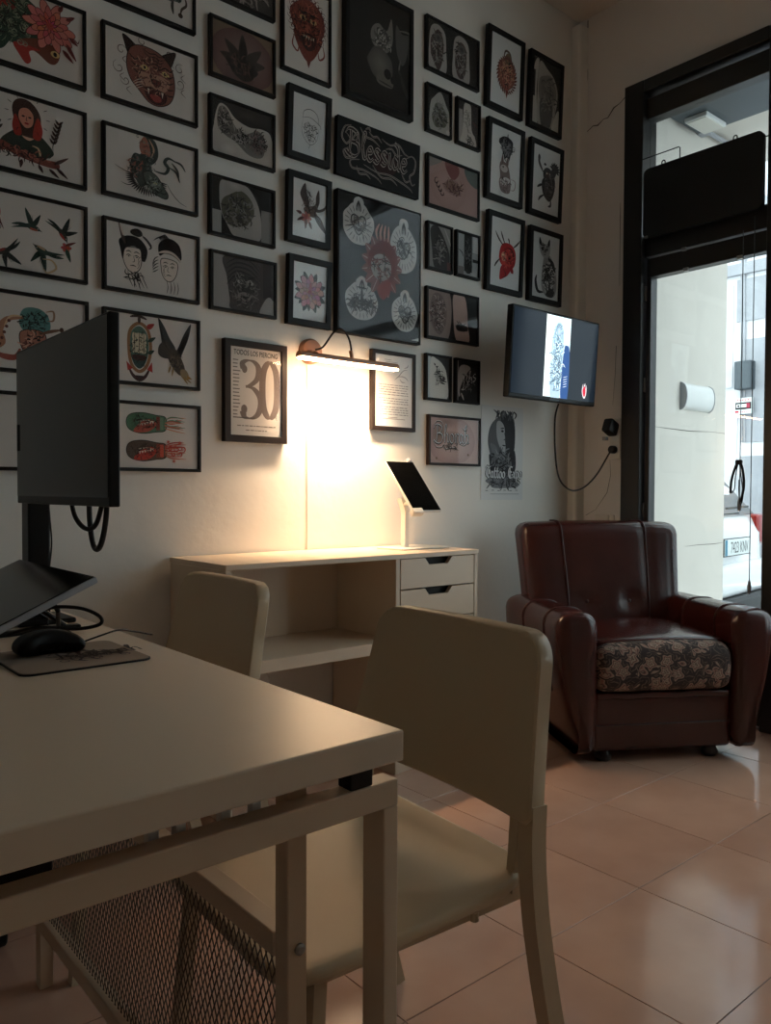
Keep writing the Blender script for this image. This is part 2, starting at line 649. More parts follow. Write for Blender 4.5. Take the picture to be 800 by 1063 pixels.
GLYPH = {
 'B': ([[(.1, .0), (.18, .5), (.2, 1.0)], [(-.1, .8), (.05, 1.02), (.3, 1.05), (.55, .9), (.45, .62), (.2, .55)], [(.2, .55), (.55, .5), (.62, .2), (.4, -.03), (.1, .0), (-.08, .15)]], .74),
 'l': ([[(.05, .4), (.2, .8), (.22, 1.08), (.12, 1.0), (.1, .4), (.18, .02), (.32, .12)]], .3),
 'h': ([[(.02, .4), (.16, .85), (.18, 1.08), (.08, .95), (.06, .0)], [(.06, .3), (.2, .55), (.32, .42), (.3, .05), (.42, .1)]], .44),
 'e': ([[(.04, .28), (.3, .36), (.24, .56), (.08, .46), (.06, .14), (.2, .0), (.38, .14)]], .38),
 's': ([[(.34, .5), (.2, .58), (.08, .46), (.22, .3), (.34, .16), (.2, .0), (.04, .08)]], .4),
 'i': ([[(.04, .5), (.12, .55), (.1, .12), (.2, .0), (.28, .12)], [(.1, .76), (.15, .82)]], .27),
 'd': ([[(.34, .45), (.16, .56), (.04, .3), (.14, .02), (.32, .16)], [(.1, 1.1), (.3, .95), (.36, .6), (.34, .1), (.44, .02)]], .48),
 'o': ([[(.2, .56), (.05, .4), (.06, .12), (.22, .0), (.36, .16), (.34, .42), (.2, .56)]], .42),
 'r': ([[(.04, .5), (.1, .55), (.1, .0)], [(.1, .35), (.22, .56), (.34, .5)]], .36),
 'a': ([[(.32, .46), (.16, .56), (.04, .3), (.14, .02), (.3, .14)], [(.33, .55), (.31, .12), (.42, .02)]], .45),
 'T': ([[(-.02, .82), (.1, 1.0), (.4, .9), (.66, 1.04)], [(.34, .92), (.2, .6), (.2, .25), (.34, .0), (.5, .1)], [(.12, .8), (.02, .4), (.16, .1)]], .58),
 't': ([[(.14, .9), (.1, .5), (.12, .12), (.24, .0), (.34, .1)], [(.0, .58), (.3, .6)]], .32),
 'E': ([[(.56, .96), (.3, 1.02), (.08, .7), (.08, .25), (.3, .0), (.56, .1)], [(.1, .52), (.3, .6), (.48, .5)], [(.26, .95), (.24, .5), (.28, .05)]], .62),
 'x': ([[(.04, .52), (.14, .5), (.26, .05), (.38, .04)], [(.36, .56), (.2, .3), (.02, .0)]], .4),
 'p': ([[(.04, .5), (.1, .56), (.1, -.35)], [(.1, .46), (.26, .56), (.36, .34), (.26, .02), (.1, .1)]], .42),
}

# ------------------------------------------------------------------ the room shell
RX0, RY0 = -2.30, -2.05
fl = MB().box(RX0 - .1, WX, RY0 - .1, WY + .1, -0.12, -0.0025).build('floor', 'grout')
structure(fl, 'polished pinkish beige stone tile floor with thin grey joints', 'floor')
xs = [2.28 + 0.4155 * k for k in range(-11, 4)]
ys = [1.155 + 0.40 * k for k in range(-8, 4)] + [WY]
tmesh = {}
for i in range(len(xs) - 1):
    for j in range(len(ys) - 1):
        wx, wy = xs[i + 1] - xs[i], ys[j + 1] - ys[j]
        key = (round(wx, 3), round(wy, 3))
        if key not in tmesh:
            g = 0.0011
            tmesh[key] = MB().box(g, wx - g, g, wy - g, -0.0025, 0, bev=0.0008, seg=1).mesh('tile', 'floor_tile')
        o = bpy.data.objects.new('tile', tmesh[key])
        COL.objects.link(o)
        o.parent = fl
        o.location = (xs[i], ys[j], 0)

structure(MB().box(RX0 - .1, WX + .2, WY, WY + .15, 0, CEIL).build('wall_back', 'wall_paint'), 'white painted wall hung with rows of framed prints', 'wall')
wr = MB()
wr.box(WX, WX + .16, 2.30, WY + .15, 0, CEIL)
wr.box(WX, WX + .16, -0.65, 2.30, 3.067, CEIL)
wr.box(WX, WX + .16, RY0 - .1, -0.65, 0, CEIL)
wr.box(WX, WX + .16, -0.65, 1.46, 0, 0.40)
wall_r = structure(wr.build('wall_right', 'wall_paint_shop'), 'off white plaster wall around the glazed shop door', 'wall')
structure(MB().box(RX0 - .12, RX0, RY0 - .1, WY, 0, CEIL).build('wall_left', 'wall_paint'), 'white wall behind the work side of the room', 'wall')
structure(MB().box(RX0, WX, RY0 - .12, RY0, 0, CEIL).build('wall_front', 'wall_paint'), 'white wall opposite the framed prints', 'wall')
structure(MB().box(RX0 - .1, WX + .16, RY0 - .1, WY + .15, CEIL, CEIL + .12).build('ceiling', 'ceiling_paint'), 'plain pale plaster ceiling', 'ceiling')
pl = MB()
prof = [(3.462, 2.6), (3.462, 2.566)] + [(3.480 - .018 * math.cos(t), 2.566 - .018 * math.sin(t)) for t in [math.pi / 8 * k for k in range(1, 4)]] + [(3.480, 2.548), (WX, 2.545), (WX, 2.6)]
pl.prism(prof, lambda a, b: (a, b, 0), lambda a, b: (a, b, CEIL - .05))
structure(pl.build('trim_1', 'wall_paint', smooth=40), 'narrow boxed pipe casing running up the room corner', 'trim')
# cracks in the plaster
def crack(pts, w, parent, name='crack'):
    m = MB()
    m.tube(pts, [w * (0.5 + 0.8 * ((i * 7) % 3) / 2) for i in range(len(pts))], 5)
    return m.build(name, 'crack', parent)
crack([(WX - .0005, y, z) for y, z in ((2.545, 2.945), (2.51, 2.962), (2.48, 2.955), (2.445, 2.975), (2.42, 2.972), (2.385, 3.01), (2.35, 3.02), (2.302, 3.05))], 0.0028, wall_r)
crack([(WX - .0005, 2.548, z) for z in (2.94, 3.1, 3.25, 3.4, CEIL - .01)], 0.003, wall_r)
crack([(WX - .0005, 2.34, z) for z in (2.1, 2.3, 2.45, 2.52)], 0.0012, wall_r)
crack([(WX - .0005, y, z) for y, z in ((2.385, 1.22), (2.38, 1.14), (2.40, 1.05), (2.47, .96), (2.53, .93))], 0.0012, wall_r)
crack([(WX - .0005, y, z) for y, z in ((2.372, 1.5), (2.36, 1.65), (2.355, 1.8))], 0.001, wall_r)

# ------------------------------------------------------------------ shop door
door = bpy.data.objects.new('door_1', None)
COL.objects.link(door)
door.location = (WX, 1.9, 0)
structure(door, 'tall black metal glazed shop door with transom window', 'door')
def dpart(name, x0, x1, y0, y1, z0, z1, m='door_metal', bev=0.003):
    return MB().box(x0 - WX, x1 - WX, y0 - 1.9, y1 - 1.9, z0, z1, bev=bev, seg=1).build(name, m, door)
dpart('frame_post', 3.495, 3.62, 2.196, 2.30, 0, 3.067)
dpart('frame_post', 3.50, 3.62, 1.44, 1.590, 0, 3.067)
dpart('frame_header', 3.497, 3.62, 1.590, 2.196, 3.008, 3.067)
dpart('transom_bar', 3.53, 3.60, 1.590, 2.196, 2.885, 2.985)
dpart('transom_bar', 3.53, 3.60, 1.590, 2.196, 2.212, 2.315)
dpart('leaf_top_rail', 3.535, 3.595, 1.592, 2.19, 2.112, 2.203)
dpart('leaf_bottom_rail', 3.535, 3.595, 1.592, 2.19, 0.012, 0.098)
dpart('leaf_stile', 3.535, 3.595, 2.166, 2.19, 0.098, 2.112)
dpart('weather_strip', 3.55, 3.58, 2.197, 2.21, 0.02, 2.2, 'steel', .001)
dpart('door_glass', 3.562, 3.568, 1.590, 2.167, 0.098, 2.112, 'door_glass', 0)
dpart('transom_glass', 3.562, 3.568, 1.590, 2.196, 2.315, 2.885, 'door_glass', 0)
dpart('threshold', 3.53, 3.66, 1.590, 2.196, -0.01, 0.01, 'steel', .002)
for z in (0.93, 1.55, 2.0):
    dpart('hinge', 3.527, 3.55, 2.188, 2.206, z, z + .07, 'steel', .002)
for y, z in ((1.98, 2.108), (1.72, 2.108), (1.99, 2.206)):
    dpart('latch', 3.525, 3.54, y - .012, y + .012, z - .008, z + .008, 'steel', .001)

win = bpy.data.objects.new('window_1', None)
COL.objects.link(win)
win.location = (WX, 0.33, .4)
structure(win, 'large shop window in a black metal frame beside the door', 'window')
def wpart(name, x0, x1, y0, y1, z0, z1, m='door_metal'):
    return MB().box(x0 - WX, x1 - WX, y0 - .33, y1 - .33, z0 - .4, z1 - .4).build(name, m, win)
wpart('window_frame', 3.53, 3.60, -0.65, 1.44, .40, .46)
wpart('window_frame', 3.53, 3.60, -0.65, 1.44, 3.0, 3.067)
wpart('window_frame', 3.53, 3.60, -.65, -.59, .46, 3.0)
wpart('mullion', 3.53, 3.60, .28, .34, .46, 3.0)
wpart('mullion', 3.53, 3.60, -.59, 1.44, 2.15, 2.21)
wpart('window_pane', 3.562, 3.568, -.59, 1.44, .46, 3.0, 'door_glass')

# hanging board seen from behind in the transom
sb = thing('sign_board', (3.49, 1.889, 2.286), 'black rounded sign board hanging across the transom, seen from behind', 'sign')
m = MB()
rr, w2, h = .028, .290, .334
po = []
for cx, cy, a0 in ((w2 - rr, rr, -90), (w2 - rr, h - rr, 0), (-w2 + rr, h - rr, 90), (-w2 + rr, rr, 180)):
    for k in range(6):
        a = R(a0 + 18 * k)
        po.append((cx + rr * math.cos(a), cy + rr * math.sin(a)))
m.prism(po, lambda a, b: (-.012, a, b), lambda a, b: (.012, a, b))
m.build('board', 'sign_back', sb, smooth=40)
for y in (-.16, .19):
    MB().tube(smooth_pts([(0, y - .008, h - .004), (0, y - .008, h + .014), (0, y, h + .02), (0, y + .008, h + .014), (0, y + .008, h - .004)], 4), .003, 8).build('eyelet', 'black_plastic', sb)
MB().tube([(.0, .105, h - .004), (.0, .105, h + .052), (0.0, .112, h + .058), (.0, .30, h + .058)], .0028, 8).build('hanger_wire', 'black_plastic', sb)
MB().tube([(.0, -.29, h - .03), (0, -.325, h - .03)], .003, 8).build('hanger_wire', 'black_plastic', sb)
MB().box(-.014, -.006, .262, .28, .0, .012).build('clip', 'steel', sb)

# pull cords inside the door
def cord(name, y, z0, z1, label, x=3.515):
    t = thing(name, (x, y, z0), label, 'cord', 'cords hanging inside the door glass')
    MB().tube([(0, 0, .05), (.002, .001, .5), (0, 0, z1 - z0)], .0022, 6).build('string', 'dark_blue_grey', t)
    MB().lathe((0, 0, 0), (0, 0, 1), [(.003, 0), (.008, .005), (.009, .035), (.004, .06)], 10).build('tassel', 'concrete_dark', t, smooth=40)
    return t
cord('pull_cord', 1.648, 0.60, 2.27, 'long thin grey pull cord beside the right door post, reaching lowest')
cord('pull_cord', 1.698, 0.97, 2.22, 'shorter thin pull cord holding a looped black cable')
ck = thing('cable_bundle', (3.50, 1.698, 1.02), 'looped black cable bundle hooked over the pull cord in the door', 'cable')
MB().tube(smooth_pts([(0, .035, .03), (0, .03, .09), (0, .012, .15), (0, -.004, .172), (0, -.02, .13), (0, -.026, .06), (0, -.012, -.01)], 6), .006, 8).build('cable_loop', 'rubber', ck, smooth=60)
MB().tube(smooth_pts([(.006, .034, .03), (.004, .018, .05), (.004, .014, .11), (0, -.002, .165), (0, -.012, .11), (.002, -.022, .02), (0, -.012, -.02), (0, -.004, .03), (0, -.004, .09)], 6), .0025, 6).build('cable_strand', 'rubber', ck, smooth=60)
MB().soft(.018, .03, .022, .006, 2, c=(0, -.002, .168)).build('cable_tie', 'rubber', ck)

# ------------------------------------------------------------------ outside: porch, street, car, facade
structure(MB().box(3.625, 4.37, 2.2, 2.42, -.02, 3.0).build('wall_porch', 'cream_plaster'), 'cream plaster side wall of the porch outside the door', 'wall')
crack([(x, 2.1995, z) for x, z in ((3.63, 1.385), (3.8, 1.382), (4.0, 1.38), (4.2, 1.388), (4.37, 1.386))], .0014, bpy.data.objects['wall_porch'], 'joint')
crack([(x, 2.1995, z) for x, z in ((3.95, .765), (4.1, .768), (4.25, .766), (4.37, .77))], .0012, bpy.data.objects['wall_porch'], 'joint')
structure(MB().box(3.69, 4.75, 1.2, 2.42, 3.0, 3.15).build('ceiling_porch', 'cream_plaster'), 'pale porch ceiling outside the door', 'ceiling')
structure(MB().box(3.70, 4.03, 1.25, 2.19, 2.955, 3.0).build('trim_2', 'dark_blue_grey'), 'grey blue roller shutter housing under the porch ceiling', 'trim')
pf = thing('porch_light', (3.90, 2.09, 2.932), 'white rectangular ceiling light on the porch ceiling', 'light')
MB().box(-.10, .10, -.06, .06, .0, .023, bev=.004).build('housing', 'diffuser_white', pf)
MB().box(-.09, .09, -.05, .05, -.004, .002, bev=.001).build('diffuser', 'white_plastic', pf)
pc = MB().tube([(4.04, 2.17, 2.975), (4.36, 2.17, 2.975)], .012, 8).tube([(4.044, 2.17, 2.975), (4.044, 1.3, 2.975)], .012, 8).box(4.01, 4.07, 2.14, 2.199, 2.95, 2.999, bev=.006).build('conduit', 'concrete_dark')
tag(pc, 'grey cable conduit with junction box along the porch ceiling', 'pipe')
wl = thing('wall_light', (4.03, 2.2, 1.56), 'white half round wall light on the cream porch wall', 'light')
m = MB()
arc = [(-.070 + .14 * k / 12, -.032 * max(0, math.sin(math.pi * k / 12)) ** .45 - .006) for k in range(13)] + [(.07, 0), (-.07, 0)]
m.prism(arc, lambda a, b: (-.143, b, a), lambda a, b: (.143, b, a))
m.build('diffuser', 'diffuser_white', wl, smooth=50)
for s in (-1, 1):
    MB().prism([(a * 1.04, b * 1.05) for a, b in arc], lambda a, b: (s * .143, b, a), lambda a, b: (s * .149, b, a)).build('end_cap', 'concrete_dark', wl)

structure(MB().box(WX + .1, 4.5, -7, 12, -.15, -.012).build('ground_pavement', 'pavement'), 'pale pavement in front of the shop', 'ground')
structure(MB().box(4.5, 8.4, -7, 12, -.2, -.05).build('ground_road', 'asphalt'), 'grey street beyond the pavement', 'ground')
bl = thing('building', (8.5, 4.0, 0), 'weathered pale grey building across the street, seen through the door', 'building')
MB().box(0, .6, -11, 8, 0, 6.5).build('facade', 'concrete', bl)
for y0, y1 in ((-.62, -.34), (.55, .8)):
    MB().box(-.12, 0, y0, y1, 0, 7.2).build('pilaster', 'concrete', bl)
m = MB()
m.prism([(-.32, 3.72), (.5, 3.72), (.5, 3.95)] + [(.5 - .82 * k / 8, 3.95 + .35 * math.sin(math.pi * k / 8)) for k in range(1, 8)] + [(-.32, 3.95)], lambda a, b: (-.03, a, b), lambda a, b: (.0, a, b))
m.build('arch_panel', 'concrete_dark', bl)
MB().box(-.05, 0, -.32, .5, 3.4, 3.52).build('ledge', 'concrete_dark', bl)
for k, (y0, y1, z0, z1) in enumerate(((-.3, .16, 2.9, 3.35), (.2, .48, 2.2, 3.3), (-.3, .1, 1.6, 2.7), (.14, .5, .9, 1.9), (-.3, .1, .3, 1.45))):
    MB().box(-.015, 0, y0, y1, z0, z1).build('render_patch', 'concrete' if k % 2 else 'concrete_dark', bl)
MB().tube([(-.05, .52, 0), (-.05, .52, 7)], .04, 10).build('drain_pipe', 'concrete_dark', bl, smooth=60)
for y in (.05, .08):
    MB().tube([(-.02, y, 1.6), (-.025, y + .01, 2.2), (-.02, y + .03, 3.4), (-.02, y, 6)], .012, 6).build('cable', 'concrete_dark', bl)
jb = MB().box(-.12, 0, -.05, .13, 2.16, 2.46, bev=.01)
jb.build('meter_box', 'dark_blue_grey', bl)
ss = thing('street_sign', (8.44, 4.05, 1.90), 'small white sign with a black panel on the street facade', 'sign')
MB().box(-.008, .008, -.10, .10, 0, .17).build('plate', 'plate_white', ss)
a = Art(1.2, 3, 1e-4)
a.rect(.1, .28, 1.1, .72, (24, 24, 26))
a.rect(.16, .4, .8, .62, (230, 230, 230))
a.rect(.8, .36, 1.02, .66, (170, 60, 80))
a.ell(.3, .5, .07, .07, (24, 24, 26))
a.rect(.08, .08, .32, .2, (190, 40, 60))
for k in range(5): a.rect(.2 + .17 * k, .82, .28 + .17 * k, .9, (190, 60, 80)); a.rect(.4 + .13 * k, .09, .48 + .13 * k, .17, (220, 120, 130))
so = a.build('lettering', ss, .17, -.10, 0, -.009)
so.rotation_euler = (0, 0, R(-90))

# parked car, rear towards the shop
car = thing('car', (5.27, 4.71, -.05), 'white hatchback parked in the street with its rear plate showing', 'car', rot=(0, 0, R(7)))
# local: x across, y forward(+), rear at y=-1.95
sec = [  # y, half width, z bottom, z belt, z roof, roof half width
    (-1.98, .70, .42, .80, .82, .62), (-1.93, .80, .30, .90, .93, .66), (-1.80, .85, .22, .98, 1.14, .62), (-1.55, .87, .20, 1.0, 1.38, .60), (-1.1, .88, .18, 1.0, 1.47, .60),
    (-.3, .88, .18, .98, 1.50, .60), (.5, .88, .18, .95, 1.42, .58), (.95, .87, .18, .93, 1.08, .62), (1.5, .84, .20, .86, .92, .64), (1.9, .72, .26, .70, .72, .58), (1.98, .6, .34, .6, .61, .5)]
m = MB()
rings = []
for (y, hw, zb, zm, zr, rw) in sec:
    half = [(hw * .86, zb), (hw, zb + .12), (hw, (zb + zm) / 2), (hw * .97, zm), (rw, zr - .02), (rw * .7, zr)]
    ring = [(x, z) for x, z in half] + [(-x, z) for x, z in half[::-1]]
    rings.append([m.bm.verts.new((x, y, z)) for x, z in ring])
for i in range(len(rings) - 1):
    for j in range(len(rings[0])):
        k = (j + 1) % len(rings[0])
        m.bm.faces.new((rings[i][j], rings[i][k], rings[i + 1][k], rings[i + 1][j]))
m.bm.faces.new(rings[0][::-1]); m.bm.faces.new(rings[-1])
m.build('body', 'car_paint', car, smooth=28)
m = MB()
m.prism([(-.62, 0), (.62, 0), (.55, 1), (-.55, 1)], lambda a, b: (a, -1.955 + b * .36, .945 + b * .42), lambda a, b: (a, -1.935 + b * .36, .935 + b * .42))
m.build('rear_window', 'car_glass', car)
MB().tube([(0, -1.97, .99), (.45, -1.965, 1.0)], .009, 6).build('rear_wiper', 'car_trim', car)
MB().box(-.80, .80, -2.06, -1.90, .17, .36, bev=.03, seg=2).build('bumper', 'car_trim', car)
MB().box(-.82, .82, -2.04, -1.86, .36, .60, bev=.05, seg=3).build('bumper_cover', 'car_paint', car, smooth=40)
for s in (-1, 1):
    MB().soft(.18, .10, .24, .03, 3, c=(s * .73, -1.93, .82)).build('tail_light', 'tail_red', car, smooth=50)
    for y in (-1.22, 1.25):
        m = MB()
        m.lathe((s * .72, y, .30), (s, 0, 0), [(.16, -.02), (.29, -.02), (.30, .0), (.30, .14), (.28, .16), (.17, .16), (.15, .12)], 28)
        m.build('wheel', 'car_trim', car, smooth=40)
MB().box(-.265, .265, -2.052, -2.036, .66, .785, bev=.004).build('plate_holder', 'car_trim', car)
pt = MB().box(-.258, .258, -2.057, -2.05, .667, .779, bev=.002).build('number_plate', 'plate_white', car)
MB().box(-.256, -.215, -2.0585, -2.055, .669, .777).build('plate_strip', 'plate_blue', pt)
a = Art(4.6, 5, 2e-4)
a.text('7423 KNV', 2.5, .14, 1.0, (40, 46, 48), sx=.72)
a.build('plate_lettering', pt, .112, -.258, .667, -2.0575)

# ------------------------------------------------------------------ wall fittings: socket, switch plate
sk = thing('wall_socket', (WX, 2.338, 1.22), 'white double wall socket with black plugs beside the door frame', 'socket')
MB().box(-.028, 0, -.03, .03, 0, .205, bev=.006).build('body', 'white_plastic', sk)
for z in (.05, .115):
    MB().cyl((-.029, 0, z), (1, 0, 0), .022, .004, 20).build('outlet', 'paper_cool', sk)
pg = thing('power_plug', (WX - .03, 2.338, 1.268), 'round black plug of the television cable in the lower outlet', 'plug')
MB().cyl((0, 0, 0), (-1, 0, 0), .020, .035, 20, bev=.005).build('body', 'rubber', pg, smooth=40)
ch = thing('charger', (WX - .03, 2.342, 1.36), 'black power adapter plugged into the upper outlet', 'charger')
m = MB()
m.box(-.075, 0, -.026, .026, -.03, .04, bev=.01, M=Matrix.Rotation(R(24), 4, 'Y'))
m.build('body', 'rubber', ch, smooth=40)
MB().box(-.088, -.066, -.012, .012, -.048, -.03, bev=.003).build('connector', 'steel', ch)
sp = MB().box(-.012, 0, -.042, .042, 0, .05, bev=.004).build('switch_plate', 'white_plastic', loc=(WX, 2.425, .885))
tag(sp, 'small blank white wall plate low behind the armchair', 'plate')
sp2 = MB().box(-.010, 0, -.012, .012, 0, .05, bev=.003).build('switch_plate', 'white_plastic', loc=(WX, 2.364, .885))
tag(sp2, 'narrow white cable cover beside the blank wall plate', 'plate')

# ------------------------------------------------------------------ sideboard
SBX0, SBX1, SBY0, SBY1, SBZ = 1.211, 2.349, 2.20, 2.592, .82
sd = thing('sideboard', (1.78, 2.4, 0), 'white desk sideboard with open niche and two notched drawers, against the wall', 'sideboard')
def sp_(name, x0, x1, y0, y1, z0, z1, mt='white_board', bev=.0015, parent=sd):
    return MB().box(x0 - 1.78, x1 - 1.78, y0 - 2.4, y1 - 2.4, z0, z1, bev=bev, seg=1).build(name, mt, parent)
sp_('top_panel', SBX0 - .002, SBX1 + .002, SBY0 - .004, SBY1, SBZ - .018, SBZ)
sp_('side_panel', SBX0, SBX0 + .022, SBY0, SBY1, 0, SBZ - .018)
sp_('side_panel', SBX1 - .02, SBX1, SBY0, SBY1, 0, SBZ - .018)
sp_('divider', 1.914, 1.934, SBY0 + .002, SBY1, 0, SBZ - .018)
sp_('shelf', SBX0 + .022, 1.914, SBY0 + .004, 2.56, .46, .502)
sp_('back_panel', SBX0 + .022, 1.914, 2.56, 2.572, .46, SBZ - .018)
sp_('notch_shade_sheet', 1.934, SBX1 - .02, 2.23, 2.235, .02, SBZ - .02, 'shadow_slot', 0)  # near-black sheet behind the fronts, shade of the notches put into its colour
for k, (z0, z1) in enumerate(((.688, .799), (.566, .683), (.40, .561), (.22, .395))):
    x0, x1 = 1.937, SBX1 - .023
    cx = (x0 + x1) / 2
    m = MB()
    po = [(x0, z0), (x1, z0), (x1, z1), (cx + .072, z1), (cx + .05, z1 - .026), (cx - .05, z1 - .026), (cx - .072, z1), (x0, z1)]
    m.prism(po, lambda a, b: (a - 1.78, SBY0 - 2.4 + .001, b), lambda a, b: (a - 1.78, SBY0 - 2.4 + .019, b))
    m.build('drawer', 'white_board', sd)
sp_('plinth', 1.934, SBX1 - .02, 2.21, 2.23, 0, .2)
# thin flex from lamp to sideboard
tag(MB().tube(smooth_pts([(1.79, 2.597, SBZ), (1.791, 2.597, 1.0), (1.789, 2.597, 1.3), (1.79, 2.597, 1.555)], 5), .0022, 6).build('lamp_flex', 'paper'), 'thin white flex running down the wall below the picture light', 'cable')
tag(MB().tube(smooth_pts([(1.56, 2.555, .45), (1.58, 2.55, .36), (1.62, 2.54, .25), (1.66, 2.5, .1), (1.72, 2.45, .006)], 6), .0035, 8).build('power_cable', 'paper', ), 'white power cable hanging below the sideboard shelf', 'cable')

# tablet on its stand
ts = thing('tablet_stand', (2.15, 2.42, SBZ), 'white desk stand holding a tablet on the sideboard', 'stand')
MB().soft(.26, .16, .007, .003, 4, c=(.03, -.02, .0035)).build('base', 'white_plastic', ts)
MB().tube([(0, 0, .005), (0, 0, .15), (-.012, .012, .205)], .0, 4, flat=(.026, .02, (1, 0, 0))).build('post', 'white_plastic', ts)
MB().tube([(-.006, .006, .175), (.0, -.04, .19), (.004, -.075, .195)], .009, 10).build('bracket', 'white_plastic', ts, smooth=60)
tb = thing('tablet', (2.168, 2.305, .972), 'black tablet with white rim leaning in its stand on the sideboard', 'tablet', rot=(R(-41), 0, 0))
MB().box(-.076, .076, -.004, .008, 0, .268, bev=.003).build('body', 'white_plastic', tb)
MB().box(-.073, .073, -.0052, -.0035, .004, .264).build('screen', 'black_gloss', tb)
MB().cyl((.058, .002, .262), (0, 0, 1), .014, .02, 16, bev=.004).build('clamp', 'concrete_dark', tb, smooth=40)
MB().box(-.085, -.03, -.012, .016, -.014, .012, bev=.004).build('clamp', 'white_plastic', tb)

# ------------------------------------------------------------------ picture light
lt = thing('picture_light', (1.80, WY, 1.60), 'bronze picture light with a lit bar above the sideboard', 'lamp')
MB().lathe((0, 0, 0), (0, -1, 0), [(.05, 0), (.05, .018), (.044, .028), (.02, .032)], 28).build('wall_mount', 'lamp_body', lt, smooth=40)
MB().tube([(-.02, -.03, -.01), (-.03, -.075, -.02), (-.04, -.10, -.025)], .012, 10).build('stub_arm', 'lamp_body', lt, smooth=60)
bar = MB()
bar.prism([(-.020, -.004), (.020, -.004), (.018, .008), (.009, .016), (-.009, .016), (-.018, .008)], lambda a, b: (-.122, -.11 + a, b - .040), lambda a, b: (.362, -.11 + a, b - .040))
bar.build('lamp_bar', 'lamp_body', lt, smooth=30)
MB().box(-.118, .358, -.127, -.093, -.052, -.0445, bev=.002).build('diffuser', 'led', lt)
MB().tube(smooth_pts([(0, -.02, .005), (.03, -.05, .015), (.06, -.08, .07), (.085, -.10, .085), (.115, -.11, .05), (.13, -.11, -.015)], 6), .004, 8).build('cable_arm', 'brown_frame', lt, smooth=60)
MB().cyl((.13, -.11, -.026), (-.25, 0, 1), .008, .032, 12, bev=.002).build('joint', 'lamp_body', lt, smooth=40)
al = bpy.data.lights.new('picture_light_glow', 'AREA')
al.shape = 'RECTANGLE'
al.size, al.size_y = .46, .03
al.energy = LAMP_W
al.color = LAMP_COL
al.spread = R(84)
ao = bpy.data.objects.new('picture_light_glow', al)
COL.objects.link(ao)
ao.parent = lt
ao.location = (.12, -.11, -.056)
ao.rotation_euler = (R(11), 0, 0)

# ------------------------------------------------------------------ television on the wall
tv = thing('television', (3.02, 2.35, 1.475), 'flat television on the wall showing a tattooed arm photo', 'television', rot=(R(3.5), 0, 0))
TW, TH = .645, .408
MB().soft(TW, .035, TH, .006, 3, c=(0, .018, TH / 2)).build('body', 'black_plastic', tv, smooth=40)
MB().soft(TW * .6, .05, TH * .6, .02, 3, c=(0, .055, TH * .42)).build('rear_housing', 'black_plastic', tv, smooth=40)
MB().box(-TW / 2 + .008, TW / 2 - .008, -.0012, .002, .018, TH - .009).build('screen', 'black_gloss', tv)
a = Art((TW - .018) / (TH - .03), 11, 1.0e-5)
A = a.w
a.rect(0, 0, A, 1, (22, 29, 37))
a.rect(.60, .005, 1.08, .995, (216, 234, 238))
a.rect(.60, .005, .68, .995, (236, 244, 240))
a.shape([(0.751, .0), (0.723, .25), (0.716, .5), (0.737, .72), (0.792, .88), (0.860, .93), (0.929, .86), (0.956, .65), (0.943, .4), (0.915, .2), (0.915, .0)], (168, 192, 204))
a.shape([(0.943, .0), (0.943, .35), (0.970, .62), (1.011, .66), (1.080, .58), (1.080, .0)], (38, 74, 130))
a.scrib(.833, .40, .095, .38, 90, .009, [(96, 122, 140), (120, 146, 160), (214, 232, 236), (70, 92, 112)], .09)
a.scrib(.833, .74, .07, .16, 40, .009, [(96, 122, 140), (150, 176, 188), (226, 240, 242)], .08)
a.ell(.84, .81, .045, .06, (196, 214, 220), (140, 164, 178))
a.line([(0.778, .5), (0.764, .75), (0.833, .9), (0.901, .82), (0.915, .6)], .012, (120, 150, 166))
for k in range(5): a.line([(.97, .14 + .03 * k), (1.05, .16 + .03 * k)], .008, (214, 226, 232))
a.shape([(1.40, .05), (1.37, .13), (1.39, .22), (1.40, .17), (1.43, .23), (1.445, .16), (1.46, .21), (1.465, .11), (1.44, .04)], (226, 210, 214))
a.shape([(1.405, .07), (1.385, .13), (1.40, .17), (1.43, .19), (1.45, .13), (1.435, .06)], (196, 30, 56))
a.build('screen_picture', tv, TH - .03, -TW / 2 + .009, .02, -.0016, 'screen_ink')
MB().box(-.035, .035, -.0016, .0, .005, .013).build('badge', 'dark_blue_grey', tv)
MB().box(-.06, .06, .08, .105, .1, .3, bev=.004).build('mount_plate', 'black_plastic', tv)
MB().tube([(0, .10, .2), (0, .17, .2), (0, .25, .2)], .0, 4, flat=(.03, .05, (0, 0, 1))).build('mount_arm', 'black_plastic', tv)
tag(MB().tube(smooth_pts([(3.075, 2.365, 1.472), (3.075, 2.385, 1.40), (3.085, 2.39, 1.25), (3.13, 2.40, 1.12), (3.22, 2.40, 1.062), (3.32, 2.395, 1.075), (3.40, 2.375, 1.14), (3.455, 2.345, 1.24), (3.472, 2.338, 1.268)], 6), .0042, 8).build('television_cable', 'rubber', smooth=60), 'black power cable drooping from the television to the wall socket', 'cable')

